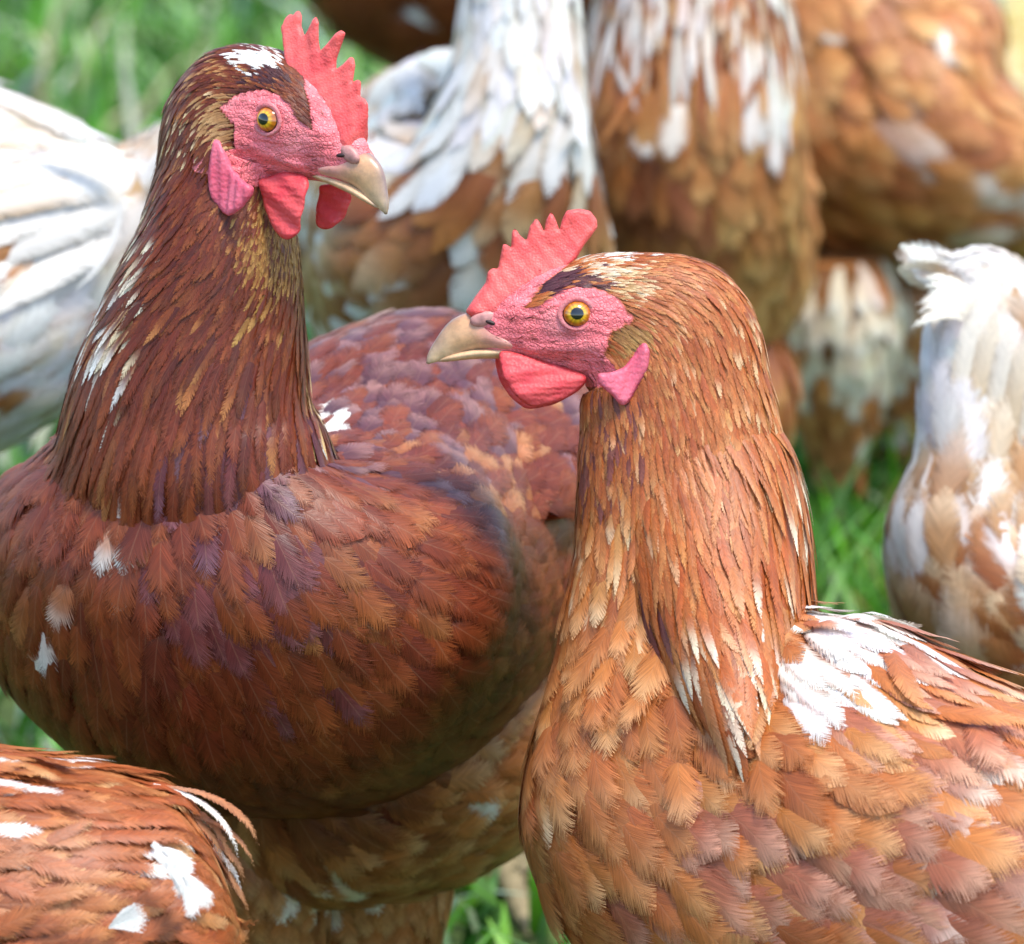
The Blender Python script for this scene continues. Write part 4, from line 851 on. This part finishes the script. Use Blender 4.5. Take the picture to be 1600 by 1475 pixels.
def colC(P, s, h, kind): return colours(P, palC, [(8, 1235, 32, 40, .7, 'f0e8e0', WH, 'b88a68'), (60, 1228, 36, 20, .5, 'e6d8cc', WH, 'a87450'), (268, 1352, 30, 44, .7, WH, WH, 'd8c0ac'), (320, 1270, 18, 26, .6, 'f0e8e0', WH, 'c09470'), (45, 1355, 30, 14, .6, 'eadccc', WH, 'b08060'), (20, 1290, 18, 18, .6, WH, WH, 'c89c78'), (130, 1185, 22, 10, .5, 'f2ece6', WH, 'c09470')])
rowsC = []
for i in range(15):
    t = i / 14; x0 = 300 + 22 * math.sin(i * 2.1); y0 = 1250 + 120 * t + 10 * math.sin(i * 3.7)
    rowsC.append((x0 - 60, y0 - 25, -300 + 60 * t, x0 + 74 + 14 * math.sin(i * 1.7), y0 + 85 + 14 * math.cos(i * 2.3), -262 + 70 * t, 26, -18, 9 + 2 * math.sin(i), .75, 1.4, *(('b5744a', 'c88e62', '9a5a38') if i % 5 else ('f0e6dc', WH, 'd8b090')), (.4, .5, .8)))
for i in range(9):      # loose white down
    a = -.5 + i * .15; rowsC.append((170, 1450, -545, 170 + 68 * math.cos(a), 1450 - 50 * math.sin(a + .25), -560, 0, -6, 7, .8, 2.6, WH, WH, WH))
    rowsC.append((238 + 7 * i + 12 * math.sin(i * 2.2), 1318 + 8 * i, -516 - 3 * i, 275 + 5 * i + 22 * math.sin(i * 1.3), 1368 + 9 * i + 8 * math.cos(i * 3), -522 - 3 * i, 8, 0, 17, .35, 2.6, WH, WH, 'f2ece6'))
henC = dict(head=HC, keys=[(*k[:3], 0, 0, 1, *k[3:]) for k in KC], res=(200, 90), label='ginger hen with loose white down, only its rump showing in the lower left corner', fwd=np.array((-1, 0, 0.)), base=5, under='8a4c2c', fine=True, feather=featC, colour=colC, thighs=[(-60, 1620, -330, 150, .10), (-80, 1600, -120, 150, .10)], thigh_feather=thigh_std(1), plumes=[rowsC], single=200, ruffle=.12)
make_hen(henC)

# --- white rear behind the left hen
HD = Head(-760, 250, 1900, (-1, -.1, 0), (0, 1, 0), (0, 0, 1), 1.0)
KD = [(-690, 310, 1900, 110, 100, 70), (-640, 420, 1900, 150, 150, 110), (-520, 520, 1900, 220, 240, 190), (-330, 530, 1900, 300, 280, 260), (-130, 470, 1880, 385, 260, 240), (0, 395, 1860, 332, 250, 190), (90, 340, 1850, 226, 220, 120), (165, 300, 1845, 104, 130, 60), (205, 278, 1840, 36, 50, 20)]
def featD(s, ph, P): return dict(L=ramp_r(s, [(0, 60), (.3, 110), (.6, 160), (1, 240)]), W=ramp_r(s, [(0, 15), (.4, 34), (1, 44)]), shape=cst(.25, s), fluff=cst(1.2, s), lift=cst(.045, s), skew=cst(0, s), sx=.55, sy=.2)
colD = col_std(pal_brown, pal_white, [], [(20, 265, 80, 20, .9, 'b08a68', 'dcc8b0', '9a7450'), (90, 370, 60, 22, .9, 'a5764a', 'd0b090', '8f6238'), (140, 290, 60, 16, .6, 'c4a484', 'e0d0bc', 'a88058'), (110, 150, 60, 22, .5, 'd0b498', 'e4d6c6', 'b8946c'), (200, 320, 30, 40, .5, 'c09468', 'd8bc98', 'a87c50'), (-300, 500, 260, 300, .5, 'a86a40', 'c89a70', '8f5632')], 420)
rowsD = []
for i in range(13):
    t = i / 12; rowsD.append((-120 + 40 * t, 330 + 200 * t, 1640 - 20 * (i % 3), 214 - 40 * t + 10 * math.sin(i * 2), 262 + 120 * t + 14 * math.cos(i * 3), 1720 - 15 * (i % 4), 10, -34 + 30 * t, 36, .3, .7, *((WH, WH, 'e2dccf') if i % 4 != 2 else ('e8dccb', 'efe6da', 'b08a5c'))))
rowsD += [(190, 300, 1640, 118, 452, 1620, 22, 10, 8, .8, .5, WH, WH, 'e6e2dc'), (60, 220, 1650, 205, 285, 1640, 0, -14, 20, .5, .8, WH, WH, 'c8a884')]
make_hen(dict(head=HD, keys=[(*k[:3], 0, 0, 1, *k[3:]) for k in KD], label='white tailed hen rear, blurred behind the dark upright hen', fwd=np.array((-1, 0, 0.)), base=3, under='c9c0b4', feather=featD, colour=colD, thighs=[(-330, 700, 1800, 160, .10), (-330, 700, 2050, 160, .10)], thigh_feather=thigh_std(1.2), plumes=[rowsD], single=60))

# --- white hackled hen in the middle background
HE = Head(850, -330, 2450, (.85, -.1, .4), (.05, 1, .05), (-.4, 0, .9), 1.2)
LE = [(-.4, 0, .9)] * 4 + [(-.7, 0, .7)] * 6
KE = [(800, -270, 2480, 110, 95, 66), (806, -130, 2490, 92, 84, 70), (815, 20, 2500, 92, 88, 80), (812, 150, 2510, 115, 98, 105), (795, 290, 2560, 175, 125, 150), (740, 400, 2740, 250, 210, 220), (690, 380, 3000, 290, 260, 200), (650, 320, 3300, 230, 240, 170), (610, 250, 3560, 110, 130, 100), (590, 210, 3680, 20, 20, 20)]
featE = feat_std(HE, 620, 180, 130, 34, 34, .5)
colE = col_std(pal_white[:3], [(2.4, 'a9774c', 'd0ae86', '935f38'), (.9, 'e6dccf', 'f2eee8', 'b48a60'), (1.4, '8f5638', 'a8764e', '7e4830')], [(690, 200, 40, 90, .3, 'c09a70', 'e0cdb0', 'a87c50'), (770, 270, 20, 60, .3, '9a6a40', 'd8c0a0', '84562f')], [(640, 330, 120, 60, .7, '93572f', 'a8703f', '7d4626'), (740, 400, 120, 60, .6, '8a5234', '9d6844', '74422a')], 640)
make_hen(dict(head=HE, keys=[(*k[:3], *l, *k[3:]) for k, l in zip(KE, LE)], res=(180, 70), label='hen with a long white neck cape, behind and between the two front hens', fwd=np.array((.7, 0, .7)), base=5, under='d6ccbc', feather=featE, colour=colE, thighs=[(770, 560, 2750, 150, .10), (640, 560, 2900, 150, .10)], thigh_feather=thigh_std(1.3), single=60))

# --- hen with a white streaked bib, facing the viewer
HF = Head(1085, -430, 3300, (-.2, -.1, .97), (0, 1, .1), (-.97, 0, -.2), 1.25)
KF = [(1085, -400, 3420, 100, 100, 66), (1085, -290, 3440, 110, 105, 95), (1084, -120, 3440, 125, 120, 128), (1083, 40, 3440, 150, 140, 155), (1082, 170, 3460, 180, 160, 166), (1082, 290, 3560, 220, 200, 168), (1084, 370, 3760, 230, 230, 165), (1100, 350, 4050, 230, 230, 165), (1120, 280, 4350, 160, 180, 120), (1130, 220, 4550, 30, 30, 30)]
featF = feat_std(HF, 590, 160, 115, 13, 30, .9)
colF = col_std([(2.4, 'a9683a', 'dcc4a6', '935630'), (2.6, 'ece2d6', WH, 'b07a4c'), (1, '8f5430', 'c89c70', '7a4426')], pal_gold, [(1080, 150, 200, 50, .55, 'efe8de', WH, 'b07c50')], [(990, 240, 80, 30, .4, 'e8dccb', WH, 'b08058'), (980, 330, 90, 130, .5, '8f5638', 'a46c4a', '7a442c'), (1200, 180, 50, 60, .7, WH, WH, 'b88a60'), (1050, 215, 120, 30, .5, WH, WH, 'c09468')], 570)
make_hen(dict(head=HF, keys=[(*k[:3], -.97, 0, -.2, *k[3:]) for k in KF], res=(170, 64), label='ginger hen with a white streaked bib facing the camera, behind the profile hen', fwd=np.array((-.2, 0, .97)), base=6, under='8a5230', feather=featF, colour=colF, thighs=[(1030, 520, 3800, 120, .10), (1140, 520, 3760, 120, .10)], thigh_feather=thigh_std(1.3), single=60))

# --- golden hen broadside in the upper right
HG = Head(1150, -420, 4750, (-1, 0, 0), (0, 1, 0), (0, 0, 1), 1.3)
KG = [(1215, -370, 4750, 110, 90, 66), (1235, -260, 4750, 120, 110, 80), (1260, -120, 4750, 140, 140, 110), (1310, 30, 4750, 170, 190, 170), (1390, 150, 4750, 215, 260, 220), (1480, 228, 4740, 165, 222, 230), (1580, 262, 4730, 95, 175, 190), (1720, 290, 4720, 70, 105, 110), (1790, 240, 4715, 30, 30, 30)]
featG = feat_std(HG, 420, 120, 125, 17, 34, 1.2)
colG = col_std(pal_gold, pal_gold, [], [(1470, 90, 45, 45, .7, 'f0e8e0', WH, 'b88a64'), (1310, 20, 40, 26, .6, 'e8dccf', WH, 'b88a64'), (1440, 230, 34, 100, .55, 'c8a890', 'e0ccbc', 'a87c60'), (1550, 250, 70, 110, .6, '9a5832', 'ae6e44', '86492a'), (1560, 340, 80, 50, .35, 'd0b498', 'ecdfd2', 'a87c58'), (1330, 540, 120, 120, .9, 'e6d8be', 'f2eadb', 'cdb186'), (1300, 430, 100, 60, .4, '8f6038', 'b08458', '7a4c2c')], 420)
make_hen(dict(head=HG, keys=[(*k[:3], 0, 0, 1, *k[3:]) for k in KG], label='golden brown hen standing broadside with pale fluffy thighs, upper right background', fwd=np.array((-1, 0, 0.)), base=5, under='8a5a34', feather=featG, colour=colG, thighs=[(1300, 400, 4600, 105, .085), (1390, 400, 4850, 105, .085)], thigh_feather=thigh_std(1.2)))

# --- hen with a raised white tail at the right edge
HH = Head(2120, 560, 1450, (1, 0, -.2), (0, 1, 0), (.2, 0, 1), 1.1)
KH = [(2060, 620, 1440, 110, 100, 70), (2020, 720, 1420, 150, 150, 110), (1930, 850, 1390, 210, 230, 180), (1810, 940, 1360, 270, 260, 230), (1690, 960, 1330, 290, 240, 230), (1585, 920, 1300, 220, 190, 190), (1528, 830, 1285, 165, 140, 140), (1534, 720, 1280, 140, 94, 96), (1544, 620, 1280, 138, 98, 74), (1552, 535, 1280, 120, 96, 58), (1544, 475, 1280, 84, 78, 44), (1516, 440, 1280, 46, 46, 26), (1486, 428, 1280, 14, 14, 10)]
def featH(s, ph, P):
    y = scr(P)[..., 1]; t = sstep(760, 640, y)
    return dict(L=150 - 20 * t, W=40 - 6 * t, shape=.25 + 0 * t, fluff=1.0 + 0 * t, lift=cst(.05, s), skew=cst(0, s), sx=.56, sy=.2)
def colH(P, s, h, kind):
    y = scr(P)[:, 1]; a = colours(P, pal_white[:3], [(1580, 560, 40, 120, .4, 'c9a27c', 'e2d0b8', 'a87c50')]); b = colours(P, [(3, 'b58a62', 'd8bc9c', '9a6c44'), (2, 'efe8de', WH, 'c0966c'), (1.5, 'c49e78', 'e0ccb4', 'a47850')], [(1600, 1000, 120, 90, .6, '9a5e38', 'b07a50', '84492c'), (1550, 690, 90, 26, .7, 'c09468', 'd6b48c', 'a87a4c')])
    k = (y + rng.normal(0, 40, len(y)) < 700)[:, None]; return tuple(np.where(k, x, z) for x, z in zip(a, b))
rowsH = []
for i in range(7):      # loose vane ends curling over at the tip of the tail
    rowsH.append((1530 - 4 * i, 470 + 5 * i, 1210 - 5 * i, 1440 + 5 * (i % 3) - 3 * i, 436 + 13 * i, 1205 - 5 * i, 4, -16, 11, .6, 1.0, 'efe6d4', 'f2ebdc', 'dcccb2'))
for i in range(6):      # tan edged quills in the fan
    rowsH.append((1500 + 22 * i, 760, 1190 - 4 * i, 1530 + 26 * i, 470 + 16 * i, 1190 - 4 * i, -14 + 4 * i, 0, 26, .35, .5, *((('e9dfcc', 'efe7d8', 'd0b48c'), ('dcc6a4', 'e9dcc6', 'b8946a'))[i % 2])))
make_hen(dict(head=HH, keys=[(*k[:3], 0, 0, 1, *k[3:]) for k in KH], res=(170, 60), label='tan and cream hen with a raised white tail at the right edge', fwd=np.array((1, 0, -.2)), base=4, under='a08058', feather=featH, colour=colH, thighs=[(1720, 1120, 1250, 150, .10), (1760, 1120, 1450, 150, .10)], thigh_feather=thigh_std(1.2), plumes=[rowsH], single=80))

# --- dark hen at the top
HI = Head(1130, -640, 6200, (1, 0, 0), (0, 1, 0), (0, 0, 1), 1.4)
KI = [(1070, -580, 6200, 110, 90, 66), (1040, -470, 6200, 130, 120, 90), (1000, -340, 6200, 160, 170, 140), (930, -200, 6200, 180, 240, 190), (820, -130, 6200, 190, 250, 200), (700, -110, 6200, 180, 235, 190), (610, -130, 6200, 130, 190, 140), (545, -180, 6200, 70, 110, 80), (500, -230, 6200, 20, 20, 20)]
make_hen(dict(head=HI, keys=[(*k[:3], 0, 0, 1, *k[3:]) for k in KI], label='dark brown hen farthest back at the top edge', fwd=np.array((1, 0, 0.)), base=5, under='4a2414', feather=feat_std(HI, 420, 130, 120, 17, 36, 1.0), colour=col_std([(1, '6a3018', '7a3e22', '54240f')], [(2, '6a2f18', '7c3f22', '552410'), (1, '7a3a1e', '8f5230', '622c14')], [], [(655, 22, 22, 22, .9, WH, WH, 'd8c8b8')], 420),
    thighs=[(740, 30, 6100, 110, .10), (800, 40, 6300, 110, .10)], thigh_feather=thigh_std(1.4)))

for g in GROUND_PROBE: print('LOWZ', g)
scene.cycles.use_denoising = True
scene.cycles.transparent_max_bounces = 10; scene.cycles.max_bounces = 6; scene.cycles.diffuse_bounces = 3; scene.cycles.glossy_bounces = 2; scene.cycles.transmission_bounces = 3
